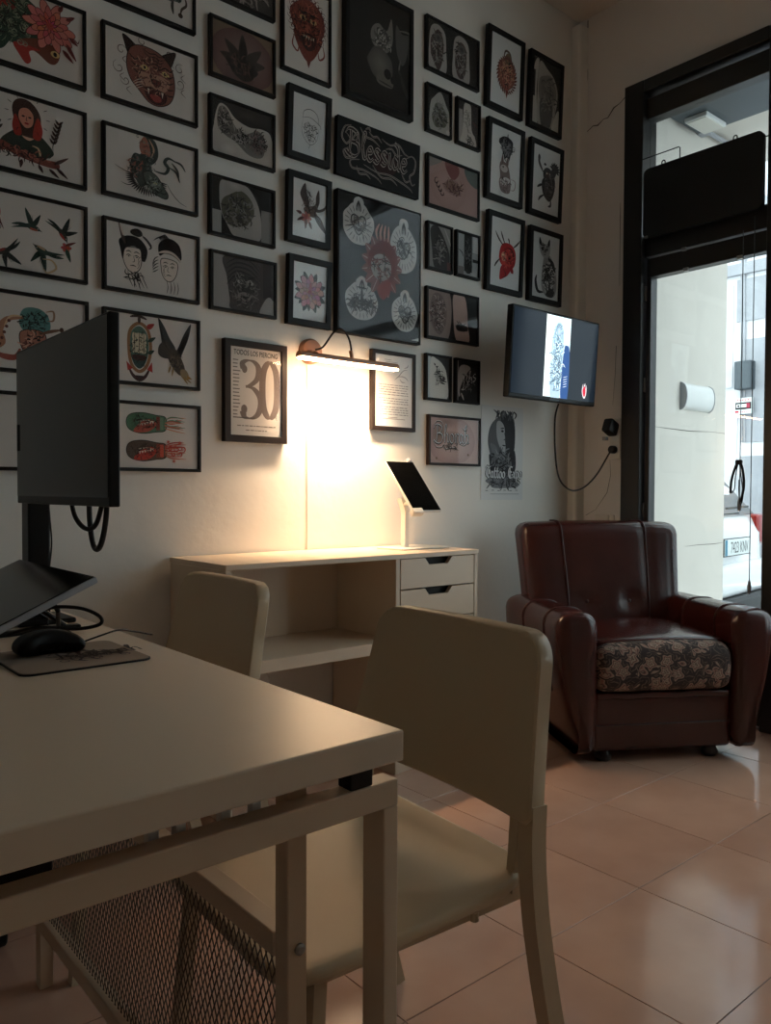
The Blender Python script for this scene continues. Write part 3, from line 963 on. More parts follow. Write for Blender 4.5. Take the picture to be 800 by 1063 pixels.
# ------------------------------------------------------------------ desk
TZ = .76
TX0, TX1, TY0, TY1 = -.30, .639, .719, 2.25
dk = thing('desk', (.2, 1.5, 0), 'white desk with thick top, steel frame and mesh panel in the foreground', 'desk')
def dp(name, x0, x1, y0, y1, z0, z1, mt='white_metal', bev=.002, seg=2, parent=dk):
    return MB().box(x0 - .2, x1 - .2, y0 - 1.5, y1 - 1.5, z0, z1, bev=bev, seg=seg).build(name, mt, parent)
dp('desk_top', TX0, TX1, TY0, TY1, TZ - .038, TZ, 'white_board', .0025)
dp('front_rail', TX0 + .02, .645, .736, .766, .661, .694)
dp('back_rail', TX0 + .02, .645, 2.19, 2.232, .661, .694)
for x0 in (.622, TX0 + .02):
    for y0 in (.736, 2.19):
        dp('leg', x0, x0 + .023, y0, y0 + .042, 0, .661)
for x in (.572, -.2):
    for y in (.738, 2.2):
        dp('spacer', x, x + .034, y, y + .026, .694, .722, 'black_plastic', .002)
# mesh modesty panel
PX = .510
dp('panel_post', PX, PX + .028, .779, .807, .0, .722)
dp('panel_post', PX, PX + .028, 1.72, 1.748, .0, .722)
dp('panel_rail', PX - .002, PX + .028, .807, 1.72, .488, .518)
dp('panel_rail', PX - .002, PX + .028, .807, 1.72, .128, .158)
MB().lathe((PX + .016 - .2, .778 - 1.5, .505), (0, -1, 0), [(.007, 0), (.007, .003), (.004, .005), (.0, .005)], 14).build('screw', 'steel', dk, smooth=30)
m = MB()
y0, y1, z0, z1 = .807, 1.72, .156, .490
cw, slope = .0135, 2.0
for sg in (1, -1):
    k = -int((z1 - z0) / slope / cw) - 1
    while True:
        yb = y0 + k * cw                      # where the strand meets the lower rail
        k += 1
        if sg > 0:
            if yb > y1: break
            ta, tb = max(0, (y0 - yb) * slope), min(z1 - z0, (y1 - yb) * slope)
            pa, pb = (yb + ta / slope, z0 + ta), (yb + tb / slope, z0 + tb)
        else:
            yb2 = yb + (z1 - z0) / slope      # strand leaning the other way
            if yb2 > y1 + (z1 - z0) / slope: break
            ta, tb = max(0, (yb2 - y1) * slope), min(z1 - z0, (yb2 - y0) * slope)
            pa, pb = (yb2 - ta / slope, z0 + ta), (yb2 - tb / slope, z0 + tb)
        if tb - ta < .004: continue
        xx = PX + .010 - .2 + (.0006 if sg > 0 else 0)
        m.tube([(xx, pa[0] - 1.5, pa[1]), (xx, pb[0] - 1.5, pb[1])], 0, 4, flat=(.0017, .0012, (1, 0, 0)))
mo = m.build('mesh_sheet', 'mesh_grey', dk)
mo['kind'] = 'stuff'
for x in (.335, .365, .418, .457):
    dp('clip', x, x + .012, .770, .782, .672, .722, 'white_plastic', .001, 1)
dp('cable_tray', TX0 + .1, .25, .80, .92, .655, .70, 'black_plastic', .002)

# drawer unit under the desk
du = thing('drawer_unit', (.30, 2.1, 0), 'white drawer unit on casters under the far end of the desk', 'cabinet')
MB().box(-.25, .235, -.19, .07, .075, .60, bev=.003).build('body', 'white_metal', du)
for z in (.09, .26, .43):
    d0 = MB().box(-.24, .225, -.202, -.19, z, z + .155, bev=.002).build('drawer', 'white_metal', du)
    MB().box(-.06, .06, -.212, -.20, z + .12, z + .135, bev=.002).build('handle', 'steel', d0)
for sx in (-.2, .19):
    for sy in (-.15, .04):
        m = MB().cyl((sx - .012, sy, .028), (1, 0, 0), .028, .024, 18, bev=.004).box(sx - .015, sx + .015, sy - .015, sy + .015, .045, .075)
        m.build('caster', 'rubber', du, smooth=40)

# mouse mat, mouse
mm = thing('mouse_mat', (0.4675, 1.3932, TZ), 'tan mouse mat with dark lettering print on the desk', 'mouse mat')
mm.scale = (0.935, 0.935, 0.935)
m = MB()
po = []
for cx, cy, a0 in ((.095, -.085, -90), (.095, .10, 0), (-.095, .10, 90), (-.095, -.085, 180)):
    for k in range(5):
        t = R(a0 + 22.5 * k)
        po.append((cx + .02 * math.cos(t), cy + .02 * math.sin(t)))
m.prism(po, lambda a, b: (a, b, 0), lambda a, b: (a, b, .0032))
m.build('base', 'rubber', mm)
m = MB()
m.prism([(a * .985, b * .985) for a, b in po], lambda a, b: (a, b, .003), lambda a, b: (a, b, .0042))
m.build('surface', 'mouse_pad', mm)
a = Art(1.0, 21, 1e-5)
a.letters('Bhorah', .18, .40, .30, .035, (40, 26, 22), adv=None)
a.scrib(.5, .5, .34, .22, 40, .02, [(48, 32, 26), (62, 44, 36)], .16)
for k in range(5): a.curl(.2 + .14 * k, .28 + .1 * (k % 2), .07, .016, (44, 30, 26), a0=k)
po_ = a.build('print', mm, .19, -.06, -.095, 0)
po_.rotation_euler = (R(-90), 0, 0)
po_.location = (0, 0, .0044)
mu = thing('computer_mouse', (0.4722, 1.4259, TZ + .0042), 'black wired mouse resting on the mouse mat', 'mouse')
mu.location.x -= .024
mu.location.y += .02
mu.scale = (0.935, 0.935, 0.935)
def mshape(x, y, z):
    t = (x + .062) / .124
    hgt = .35 + .75 * math.sin(math.pi * min(1, max(0, .12 + t * .8))) ** .8
    wd = .8 + .2 * math.cos(2 * math.pi * (t - .05))
    return (x, y * wd, (z + .02) * hgt)
MB().soft(.124, .068, .04, .018, 8, mshape).build('body', 'black_plastic', mu, smooth=60)
MB().lathe((.035, .006, .030), (0, -1, 0), [(.006, 0), (.008, .002), (.008, .008), (.006, .01)], 14).build('wheel', 'rubber', mu)
MB().soft(.045, .004, .012, .002, 3, c=(-.006, -.033, .017)).build('thumb_button', 'black_gloss', mu)
MB().tube(smooth_pts([(.06, 0, .012), (.10, .0, .022), (.14, .012, .026), (.185, .04, .014), (.222, .06, .002), (.235, .07, -.002)], 6), .0018, 8).build('cable', 'rubber', mu, smooth=60)

# monitor on a pole arm
mn = thing('monitor', (0.5002, 1.5493, TZ), 'black computer monitor on a pole, seen at a steep angle on the desk', 'monitor')
mn.scale = (0.935, 0.935, 0.935)
MB().box(0, .020, -.269, .289, .281, .627, bev=.003).build('panel', 'black_plastic', mn)
MB().box(-.0012, .001, -.264, .284, .298, .622).build('screen', 'black_gloss', mn)
MB().soft(.035, .30, .2, .014, 4, c=(.034, 0, .45)).build('rear_housing', 'black_plastic', mn, smooth=40)
MB().box(.025, .075, .295, .348, .0, .52, bev=.004).build('pole', 'black_plastic', mn)
MB().box(.048, .068, -.02, .32, .44, .47, bev=.004).build('arm', 'black_plastic', mn)
MB().soft(.13, .13, .012, .005, 3, c=(.05, .30, .006)).build('clamp_base', 'black_plastic', mn)
MB().box(-.004, .004, .2695, .276, .40, .46, bev=.001).build('control_button', 'rubber', mn)
def loose(name, pts, r, label, cat='cable'):
    pts = [(x * .935, y * .935, .76 + (z - .74) * .935) for x, y, z in pts]      # laid out for a desk .74 high
    return tag(MB().tube(smooth_pts(pts, 7), r, 8).build(name, 'rubber', smooth=60), label, cat)
loose('monitor_cable', [(.565, 1.68, 1.04), (.565, 1.655, 1.00), (.565, 1.61, .978), (.565, 1.565, .975), (.565, 1.53, .99), (.565, 1.50, 1.03)], .0045, 'shallow black cable loop hanging below the monitor')
loose('monitor_cable', [(.575, 1.60, 1.05), (.575, 1.597, .99), (.575, 1.58, .945), (.575, 1.555, .935), (.575, 1.53, .955), (.575, 1.51, 1.0), (.575, 1.505, 1.05)], .0052, 'deep black cable loop hanging below the monitor near its right end')
loose('thin_wire', [(.575, 1.86, 1.05), (.575, 1.845, .99), (.577, 1.84, .93), (.58, 1.87, .86), (.58, 1.88, .78), (.58, 1.88, .742)], .0018, 'thin black wire hanging beside the monitor pole')

# pen display on a stand
pd = thing('pen_display', (0.3974, 1.6176, TZ), 'dark pen display tilted on a stand in front of the monitor pole', 'tablet')
pd.scale = (0.935, 0.935, 0.935)
ang = math.atan2(.115, .25)
m = MB()
Mx = Matrix.Translation((0, 0, .0875)) @ Matrix.Rotation(-ang, 4, 'Y')
m.box(-.1376, .1376, -.24, .24, -.0085, .0045, bev=.004, M=Mx)
m.build('body', 'concrete_dark', pd, smooth=40)
MB().box(-.1345, .1345, -.236, .236, .004, .0062, bev=.001, M=Mx).build('screen', 'black_gloss', pd)
for y in (.07, .19):
    MB().box(-.12, .20, y - .011, y + .011, .0, .012, bev=.004).build('stand_foot', 'black_plastic', pd)
    MB().tube([(.17, y, .008), (.06, y, .098)], .006, 8).build('stand_strut', 'black_plastic', pd)
MB().tube([(.09, -.03, .11), (.12, -.03, .06), (.15, .06, .01)], .005, 8).build('stand_strut', 'black_plastic', pd)
loose('display_cable', [(.50, 1.70, .80), (.53, 1.67, .812), (.565, 1.62, .812), (.585, 1.575, .80), (.582, 1.565, .785), (.55, 1.60, .775), (.50, 1.68, .772), (.46, 1.74, .755)], .0035, 'black cable looping out from under the pen display')

# ------------------------------------------------------------------ desk chairs
def make_chair(label):
    t = thing('desk_chair', (0, 0, 0), label, 'chair', 'white chairs along the desk')
    # local: back at +x, seat centre at origin in y ; facing -x
    # back rest
    m = MB()
    out = []
    zb, zt, wb, wt, rr_ = .532, .82, .252, .220, .05
    outline = []
    outline += [(-wb + .012, zb), (wb - .012, zb), (wb, zb + .012)]
    for k in range(7):
        t_ = R(90 * k / 6)
        outline.append((wt - rr_ + rr_ * math.cos(t_) + (wb - wt) * .18 * (1 - k / 6), zt - rr_ + rr_ * math.sin(t_)))
    for k in range(7):
        t_ = R(90 + 90 * k / 6)
        outline.append((-wt + rr_ + rr_ * math.cos(t_) - (wb - wt) * .18 * (k / 6), zt - rr_ + rr_ * math.sin(t_)))
    outline.append((-wb, zb + .012))
    def bx_(y, z, off):
        return (.392 + .055 * (z - zb) / .28 + .10 * (1 - (y / .26) ** 2) * .22 + off, y, z)
    # build as grid so that it can curve in plan
    def half(z):
        if z < zb + .012: return wb - .012 + (z - zb)
        lim = zt - rr_
        e = wt + (wb - wt) * (1 - (z - zb) / (zt - zb)) ** 1.2
        if z > lim:
            q = (z - lim) / rr_
            e = e - rr_ + rr_ * math.sqrt(max(0, 1 - q * q))
        return e
    zs = [zb, zb + .012] + [zb + .012 + (zt - rr_ - zb - .012) * k / 6 for k in range(1, 7)] + [zt - rr_ + rr_ * math.sin(R(90 * k / 7)) for k in range(1, 8)]
    NY = 14
    def sheet(off, inset):
        rows = []
        for z in zs:
            h_ = half(z) - inset
            zz = z - inset * (1 if z > zt - .01 else 0) + (inset if z < zb + .005 else 0)
            rows.append([m.bm.verts.new(bx_(-h_ + 2 * h_ * k / NY, zz, off)) for k in range(NY + 1)])
        return rows
    F = [sheet(-.018, .004), sheet(-.014, 0), sheet(.014, 0), sheet(.018, .004)]
    for S in (F[0], F[3]):
        for i in range(len(zs) - 1):
            for k in range(NY):
                m.bm.faces.new((S[i][k], S[i][k + 1], S[i + 1][k + 1], S[i + 1][k]))
    def rim(S):
        n_ = len(zs)
        return [S[0][k] for k in range(NY + 1)] + [S[i][NY] for i in range(1, n_)] + [S[n_ - 1][k] for k in range(NY - 1, -1, -1)] + [S[i][0] for i in range(n_ - 2, 0, -1)]
    for A_, B_ in ((F[0], F[1]), (F[1], F[2]), (F[2], F[3])):
        ra, rb = rim(A_), rim(B_)
        for k in range(len(ra)):
            q = (ra[k], ra[(k + 1) % len(ra)], rb[(k + 1) % len(ra)], rb[k])
            try: m.bm.faces.new(q)
            except ValueError: pass
    bmesh.ops.remove_doubles(m.bm, verts=m.bm.verts[:], dist=.0003)
    m.build('backrest', 'chair_plastic', t, smooth=42)
    # seat
    m = MB()
    def sfn(x, y, z):
        taper = 1 - .03 * (x / .22)
        dish = -.010 * (1 - min(1, (y / .21) ** 2)) * (1 - min(1, (x / .22) ** 4))
        lip = .016 * max(0, (x - .13) / .09) ** 2
        edge = .0
        return (x + .19, y * taper, z + .424 + dish + lip)
    def rounded(x, y, z, R0=.06, hx=.235, hy=.228):
        ax, ay = abs(x), abs(y)
        if ax > hx - R0 and ay > hy - R0:
            dx, dy = ax - (hx - R0), ay - (hy - R0)
            l = math.hypot(dx, dy)
            mx_ = max(dx, dy)
            if l > 1e-9:
                k = mx_ / l
                dx, dy = dx * k, dy * k
            ax, ay = hx - R0 + dx, hy - R0 + dy
        return math.copysign(ax, x), math.copysign(ay, y), z
    m.soft(.47, .456, .022, .009, 16, lambda x, y, z: sfn(*rounded(x, y, z)))
    m.build('seat', 'chair_plastic', t, smooth=50)
    # steel frame
    for s in (-1, 1):
        y = s * .236
        m = MB()
        m.tube(smooth_pts([(.402, y, .56), (.400, y, .50), (.404, y, .43), (.416, y, .34), (.448, y * 1.01, .18), (.498, y * 1.03, .0)], 5), 0, 4, flat=(.030, .032, (1, 0, 0)))
        m.build('leg', 'chair_steel', t)
        m = MB()
        m.tube(smooth_pts([(.400, s * .206, .56), (.396, s * .204, .47), (.392, s * .20, .41)], 4), 0, 4, flat=(.018, .016, (1, 0, 0)))
        m.build('back_support', 'chair_steel', t)
        m = MB()
        m.tube(smooth_pts([(.03, s * .19, .405), (.02, s * .20, .34), (-.01, s * .215, .0)], 5), 0, 4, flat=(.028, .02, (1, 0, 0)))
        m.build('leg', 'chair_steel', t)
        MB().box(.02, .42, s * .19 - .009, s * .19 + .009, .388, .408, bev=.002).build('seat_rail', 'chair_steel', t)
        for x in (.10, .30):
            MB().cyl((x, s * .212, .396), (0, 0, 1), .007, .014, 12).build('rubber_stop', 'chair_steel', t)
    MB().box(.02, .04, -.19, .19, .388, .406, bev=.002).build('cross_rail', 'chair_steel', t)
    MB().box(.40, .42, -.19, .19, .388, .406, bev=.002).build('cross_rail', 'chair_steel', t)
    return t
c1 = make_chair('white plastic chair nearest the camera, in front of the armchair')
c1.location = (.592, 1.055, 0)
c1.rotation_euler = (0, 0, R(-3.5))
c2 = copy_tree(c1)
c2['label'] = 'white plastic chair at the far end of the desk, in front of the sideboard niche'
c2.location = (.590, 1.915, 0)
c2.rotation_euler = (0, 0, R(-1.5))

# ------------------------------------------------------------------ armchair
ac = thing('armchair', (3.0, 1.965, 0), 'oxblood leather club armchair with floral seat front in the corner', 'armchair', rot=(0, 0, R(-31.5)))
X0 = .012
# arms
def arm(s):
    m = MB()
    hl = .345
    def fn(x, y, z):
        # x across, y length, z height (box .17 x .70 x .54)
        t = min(1, max(0, (z + .27) / .54))
        flare = -.11 * (1 - t) ** 1.3 if x > 0 else -.0
        k = (x + .085) / .17
        xx = x + flare * max(0, k) + .018 * math.sin(math.pi * t) * (1 if x > 0 else 0)
        back = (y + hl) / (2 * hl)
        zz = z - .012 * back * t + .012 * math.sin(math.pi * k) * (t > .9)
        return (s * (.365 + xx) + X0, y - .055, zz + .315)
    m.soft(.17, .70, .54, .05, 10, fn)
    o = m.build('arm', 'leather', ac, smooth=60)
    for yy in (-.19, .06):
        sec_ = [(-.0865, .06), (-.0865, .14), (-.0865, .22)] + [(-.0365 - .050 * math.cos(R(90 * k / 5)), .2215 + .050 * math.sin(R(90 * k / 5))) for k in range(1, 6)]
        sec_ += [(0, .2715)] + [(.0365 + .050 * math.sin(R(90 * k / 5)), .2215 + .050 * math.cos(R(90 * k / 5))) for k in range(0, 6)] + [(.0865, .15), (.0865, .06), (.0865, -.05)]
        MB().tube([fn(x, yy, z) for x, z in sec_], .0036, 6).build('piping', 'leather_seam', o, smooth=60)
    return o
arm(-1); arm(1)
# back
m = MB()
def bfn(x, y, z):
    t = min(1, max(0, (z + .34) / .68))
    w = .93 + .09 * t ** 1.5
    yy = y + .15 * (t - .4) + .03 * (1 - t)
    if y < 0:   # front face: padded, waist roll near the bottom
        yy += -.022 * math.sin(math.pi * min(1, t * 1.05)) * (1 - (x / .40) ** 2)
        for bx in (-.105, .105):
            d2 = ((x - bx) / .045) ** 2 + ((z + .02) / .045) ** 2
            yy += .016 * math.exp(-d2)
        g = min(abs(x - .20), abs(x + .20))
        yy += .006 * math.exp(-(g / .016) ** 2)
    return (x * w + X0, yy + .215, z + .58 - .01 * (x / .38) ** 2)
m.soft(.76, .17, .68, .055, 22, bfn)
bk = m.build('backrest', 'leather', ac, smooth=60)
for s in (-1, 1):
    pts = []
    for k in range(14):
        t = .12 + .84 * k / 13
        z = -.34 + .68 * t
        x = s * .20
        q = bfn(x, -.085, z)
        pts.append((q[0], q[1] - .004, q[2]))
    q = bfn(s * .20, -.03, .34)
    pts.append((q[0], q[1] - .02, q[2] + .001))
    q = bfn(s * .20, .05, .34)
    pts.append((q[0], q[1], q[2] + .001))
    MB().tube(smooth_pts(pts, 2), .0042, 6).build('piping', 'leather_seam', bk, smooth=60)
    q = bfn(s * .105, -.085, -.02)
    MB().lathe((q[0], q[1] + .004, q[2]), (0, -1, .1), [(.010, 0), (.009, .006), (.004, .009), (.0, .0095)], 14).build('button', 'leather_seam', bk, smooth=60)
# base
MB().soft(.58, .60, .22, .02, 6, lambda x, y, z: (x + X0, y - .06, z + .155)).build('base', 'leather', ac, smooth=50)
MB().tube([(-.285 + X0, -.362, .15), (.285 + X0, -.362, .15)], .0035, 6).build('piping', 'leather_seam', ac)
MB().soft(.555, .03, .025, .008, 8, lambda x, y, z: (x + X0, y - .352, z + .262 + .003 * math.sin(x * 60))).build('front_lip', 'leather', ac, smooth=60)
# cushion
def cfn(x, y, z):
    k = 1 - (x / .30) ** 2
    return (x * (1 + .015 * math.cos(z * 18)) + X0, y - .118 - .012 * math.cos(z * 16) * (y < 0), z + .368 + .014 * k * (z > 0))
cu = MB().soft(.555, .53, .185, .045, 10, cfn).build('seat_cushion', 'floral_brocade', ac, smooth=60)
def tfn(x, y, z):
    k = (1 - (x / .30) ** 2) * (1 - (y / .30) ** 2)
    return (x + X0, y - .093, z + .452 + .028 * k)
MB().soft(.53, .50, .045, .02, 10, tfn).build('cushion_top', 'leather', cu, smooth=60)
for x in (-.225, .225):
    for y in (-.31, .26):
        MB().lathe((x + X0, y, 0), (0, 0, 1), [(.022, 0), (.030, .006), (.034, .02), (.026, .034), (.022, .048)], 20).build('foot', 'dark_wood', ac, smooth=50)

# ------------------------------------------------------------------ framed prints
def moulding(w, h, mw, dep, parent, mt):
    m = MB()
    def loop(x0, x1, z0, z1, y):
        return [m.bm.verts.new(q) for q in ((x0, y, z0), (x1, y, z0), (x1, y, z1), (x0, y, z1))]
    c = .0015
    L = [loop(-w / 2, w / 2, 0, h, 0), loop(-w / 2, w / 2, 0, h, -dep + c), loop(-w / 2 + c, w / 2 - c, c, h - c, -dep),
         loop(-w / 2 + mw - c, w / 2 - mw + c, mw - c, h - mw + c, -dep), loop(-w / 2 + mw, w / 2 - mw, mw, h - mw, -dep + c), loop(-w / 2 + mw, w / 2 - mw, mw, h - mw, 0)]
    for i in range(len(L)):
        A_, B_ = L[i], L[(i + 1) % len(L)]
        for k in range(4):
            m.bm.faces.new((A_[k], A_[(k + 1) % 4], B_[(k + 1) % 4], B_[k]))
    return m.build('moulding', mt, parent)

def picture(cx, cz, w, h, fn, label, mw=.011, dep=.02, lean=0.0, paper='paper', mt='black_frame', seed=1, name='framed_print', glass=True):
    t = thing(name, (cx, WY - .001, cz - h / 2), label, 'picture', 'framed prints on the picture wall', rot=(R(lean), 0, 0))
    iw, ih = w - 2 * mw, h - 2 * mw
    moulding(w, h, mw, dep, t, mt)
    pr = MB().box(-iw / 2, iw / 2, -dep + .008, -.002, mw, h - mw).build('print', paper, t)
    a = Art(iw / ih, seed)
    fn(a)
    a.build('artwork', pr, ih, -iw / 2, mw, -dep + .008)
    if glass:
        MB().box(-iw / 2, iw / 2, -dep + .0015, -dep + .0025, mw, h - mw).build('glass', 'pane_glass', t)
    return t

K = (26, 22, 21)           # line black
GR = (58, 84, 66); RD = (168, 52, 44); PK = (196, 110, 100); BR = (96, 56, 40); SK = (206, 168, 142); TL = (62, 108, 104); GY = (84, 82, 82)

def art_foodog(a):
    a.blob(.50, .62, .42, .36, (50, 74, 60), .1, 12)
    a.blob(.28, .45, .26, .30, (44, 66, 54), .12, 10)
    a.shape([(.55, .32), (.8, .26), (.98, .16), (1.08, .2), (1.12, .34), (1.02, .42), (.8, .44)], (120, 62, 46))
    a.shape([(.52, .3), (.6, .14), (.68, .06), (.74, .12), (.72, .24), (.86, .3)], RD)
    for i in range(34):
        a.curl(a.rnd.uniform(.15, .72), a.rnd.uniform(.3, .9), a.rnd.uniform(.03, .055), .012, (150, 160, 136), a0=a.rnd.uniform(0, 6), sgn=a.rnd.choice((-1, 1)))
    a.scrib(.42, .62, .38, .34, 90, .012, [K, (34, 52, 42), (120, 132, 108)], .1)
    a.scrib(.3, .82, .3, .15, 30, .02, [(150, 52, 46), (120, 40, 36)], .12)
    a.flower(.98, .66, .33, (206, 128, 116), (164, 62, 56), (84, 34, 32), 4, 10)
    a.ell(1.05, .3, .06, .045, (214, 178, 120)); a.ell(1.05, .3, .025, .03, K)
    for q in ((1.2, .5, 1.34, .3), (1.15, .4, 1.3, .26), (1.24, .6, 1.36, .52), (1.2, .82, 1.32, .9), (1.1, .9, 1.16, 1.0)): a.leaf(*q, .03, (120, 50, 46), K)
    a.line([(1.2, .58), (1.3, .6), (1.36, .56), (1.38, .62)], .016, (110, 48, 44))

def art_woman(a):
    a.shape([(.35, .34), (.5, .52), (.62, .58), (.8, .58), (.95, .48), (1.05, .34), (.9, .24), (.6, .22)], (40, 52, 44))
    a.shape([(.62, .5), (.66, .66), (.76, .66), (.8, .52), (.72, .44)], (214, 170, 146))
    a.shape([(.54, .94), (.5, .82), (.54, .62), (.58, .5), (.86, .5), (.88, .68), (.86, .84), (.76, .96), (.64, .99)], (70, 44, 36))
    a.shape([(.54, .76), (.5, .6), (.54, .48), (.62, .5), (.6, .64)], (166, 52, 42)); a.shape([(.84, .78), (.9, .62), (.86, .48), (.77, .5), (.79, .66)], (166, 52, 42))
    a.oshape([(.6, .84), (.58, .72), (.64, .62), (.7, .6), (.77, .66), (.78, .8), (.7, .88)], (208, 140, 118), w=.01)
    for x in (.645, .73): a.ell(x, .755, .022, .012, K)
    a.ell(.69, .665, .03, .014, (150, 30, 30)); a.line([(.69, .76), (.685, .71), (.7, .7)], .01, K)
    a.shape([(.36, .36), (.5, .42), (.6, .38), (.56, .26), (.42, .24)], (36, 46, 40))
    a.line([(.76, .38), (.84, .36), (.86, .26), (.8, .22)], .03, (206, 176, 140))
    a.shape([(.2, .32), (.4, .24), (.7, .17), (1.0, .14), (1.12, .16), (1.1, .24), (.9, .24), (.6, .28), (.36, .36)], (126, 66, 56))
    a.scrib(.65, .24, .42, .07, 40, .012, [K, (80, 36, 32), (170, 100, 84)], .1)
    for k in range(11):
        t = R(-60 + k * 30); a.line([(.7 + .24 * math.cos(t), .78 + .22 * math.sin(t)), (.7 + .30 * math.cos(t), .78 + .28 * math.sin(t))], .01, K)
    for (x, y, d) in ((.32, .5, 115), (1.04, .48, 70)):
        for k in range(6):
            px, py = x + .045 * k * math.cos(R(d)), y + .06 * k * math.sin(R(d))
            a.leaf(px, py, px + .06, py + .07, .018, (64, 44, 36)); a.leaf(px, py, px - .05, py + .07, .018, (64, 44, 36))
        a.line([(x, y - .1), (x, y), (x + .3 * math.cos(R(d)), y + .36 * math.sin(R(d)))], .012, K)
    for q in ((1.05, .2, 1.25, .34), (1.08, .16, 1.24, .04), (.3, .3, .12, .42), (.3, .26, .16, .14), (.62, .16, .6, .04), (.84, .14, .9, .04), (.98, .12, 1.12, .02)): a.leaf(*q, .025, (72, 40, 36), K)
    a.line([(.0, .28), (.16, .27), (.28, .3)], .012, K)

def art_swallows(a):
    W_ = (44, 70, 62)
    a.bird(.30, .70, .18, R(80), (70, 50, 46), (96, 54, 48), PK)
    a.bird(.72, .62, .22, R(-18), (52, 72, 64), W_, (166, 86, 70))
    a.bird(1.14, .62, .22, R(-60), (60, 66, 58), (46, 62, 56), (176, 60, 54))
    a.flower(1.2, .42, .07, PK, RD, K, 2, 6)
    a.leaf(1.2, .4, 1.26, .22, .03, GR, K); a.leaf(1.18, .44, 1.34, .52, .02, (120, 60, 50), K)
    a.bird(.40, .22, .22, R(200), (60, 60, 54), (52, 60, 58), (150, 60, 54))
    a.bird(.90, .30, .24, R(150), (54, 74, 66), W_, (190, 160, 130))
    a.line([(.88, .2), (1.0, .2), (1.06, .1), (.94, .02), (.88, .08)], .03, (196, 168, 130))

def art_octoman(a):
    a.shape([(.55, .62), (.6, .82), (.78, .86), (.92, .78), (.96, .6), (.84, .5), (.66, .5)], (92, 140, 136))
    for k in range(6): a.ell(.66 + .05 * k, .74 + .03 * (k % 2), .022, .018, (60, 100, 98))
    a.line([(.9, .82), (1.0, .84), (1.0, .72), (.92, .7)], .03, (150, 120, 96))
    a.line([(.6, .7), (.4, .66), (.3, .5), (.34, .34), (.22, .24)], .09, (170, 120, 92)); a.line([(.6, .72), (.44, .7), (.36, .56)], .03, (214, 176, 140))
    for k in range(5): a.ell(.42 - .03 * k, .64 - .08 * k, .022, .022, (96, 50, 44))
    a.line([(.2, .22), (.34, .16), (.5, .16), (.56, .28)], .08, (150, 74, 62))
    a.oshape([(.56, .5), (.58, .3), (.7, .16), (.82, .18), (.9, .36), (.88, .52), (.72, .56)], (176, 116, 96), w=.012)
    a.scrib(.72, .36, .14, .18, 30, .012, [K, (110, 60, 52), (214, 164, 140)], .08)
    for x in (.67, .8): a.ell(x, .42, .025, .014, K)
    a.line([(.64, .47), (.7, .46)], .016, K); a.line([(.76, .46), (.84, .48)], .016, K); a.line([(.68, .26), (.76, .25), (.82, .28)], .014, K)
    a.line([(.8, .5), (.96, .56), (1.1, .6)], .045, (120, 84, 62)); a.ell(1.11, .6, .03, .035, (84, 54, 44))
    a.scrib(.75, .66, .2, .16, 34, .01, [K, (40, 74, 72)], .07)

def art_octopink(a):
    a.blob(1.02, .55, .14, .3, (150, 176, 150), .15)
    a.line([(.7, .7), (.86, .86), (1.0, .76), (.94, .6)], .05, (206, 150, 130))
    a.blob(.92, .40, .26, .22, (190, 124, 112), .2)
    for k in range(9): a.curl(.78 + .05 * k, .3 + .04 * (k % 4), .08, .02, K if k % 2 else (150, 80, 72), a0=k)
    a.scrib(.95, .45, .26, .26, 50, .014, [K, (140, 72, 64), (224, 180, 160), (90, 130, 106)], .1)

def art_topbits(a):
    a.blob(1.12, .46, .16, .13, (58, 74, 70), .2); a.scrib(1.12, .45, .15, .12, 30, .014, [K, (96, 108, 98)], .08)
    a.line([(1.12, .4), (1.1, .26), (1.12, .14)], .05, (66, 62, 56)); a.line([(1.3, .5), (1.34, .36), (1.26, .26), (1.24, .16)], .04, (80, 62, 50)); a.ell(1.24, .16, .04, .04, (74, 56, 46))
    a.blob(.42, .44, .1, .1, (70, 60, 56), .2)

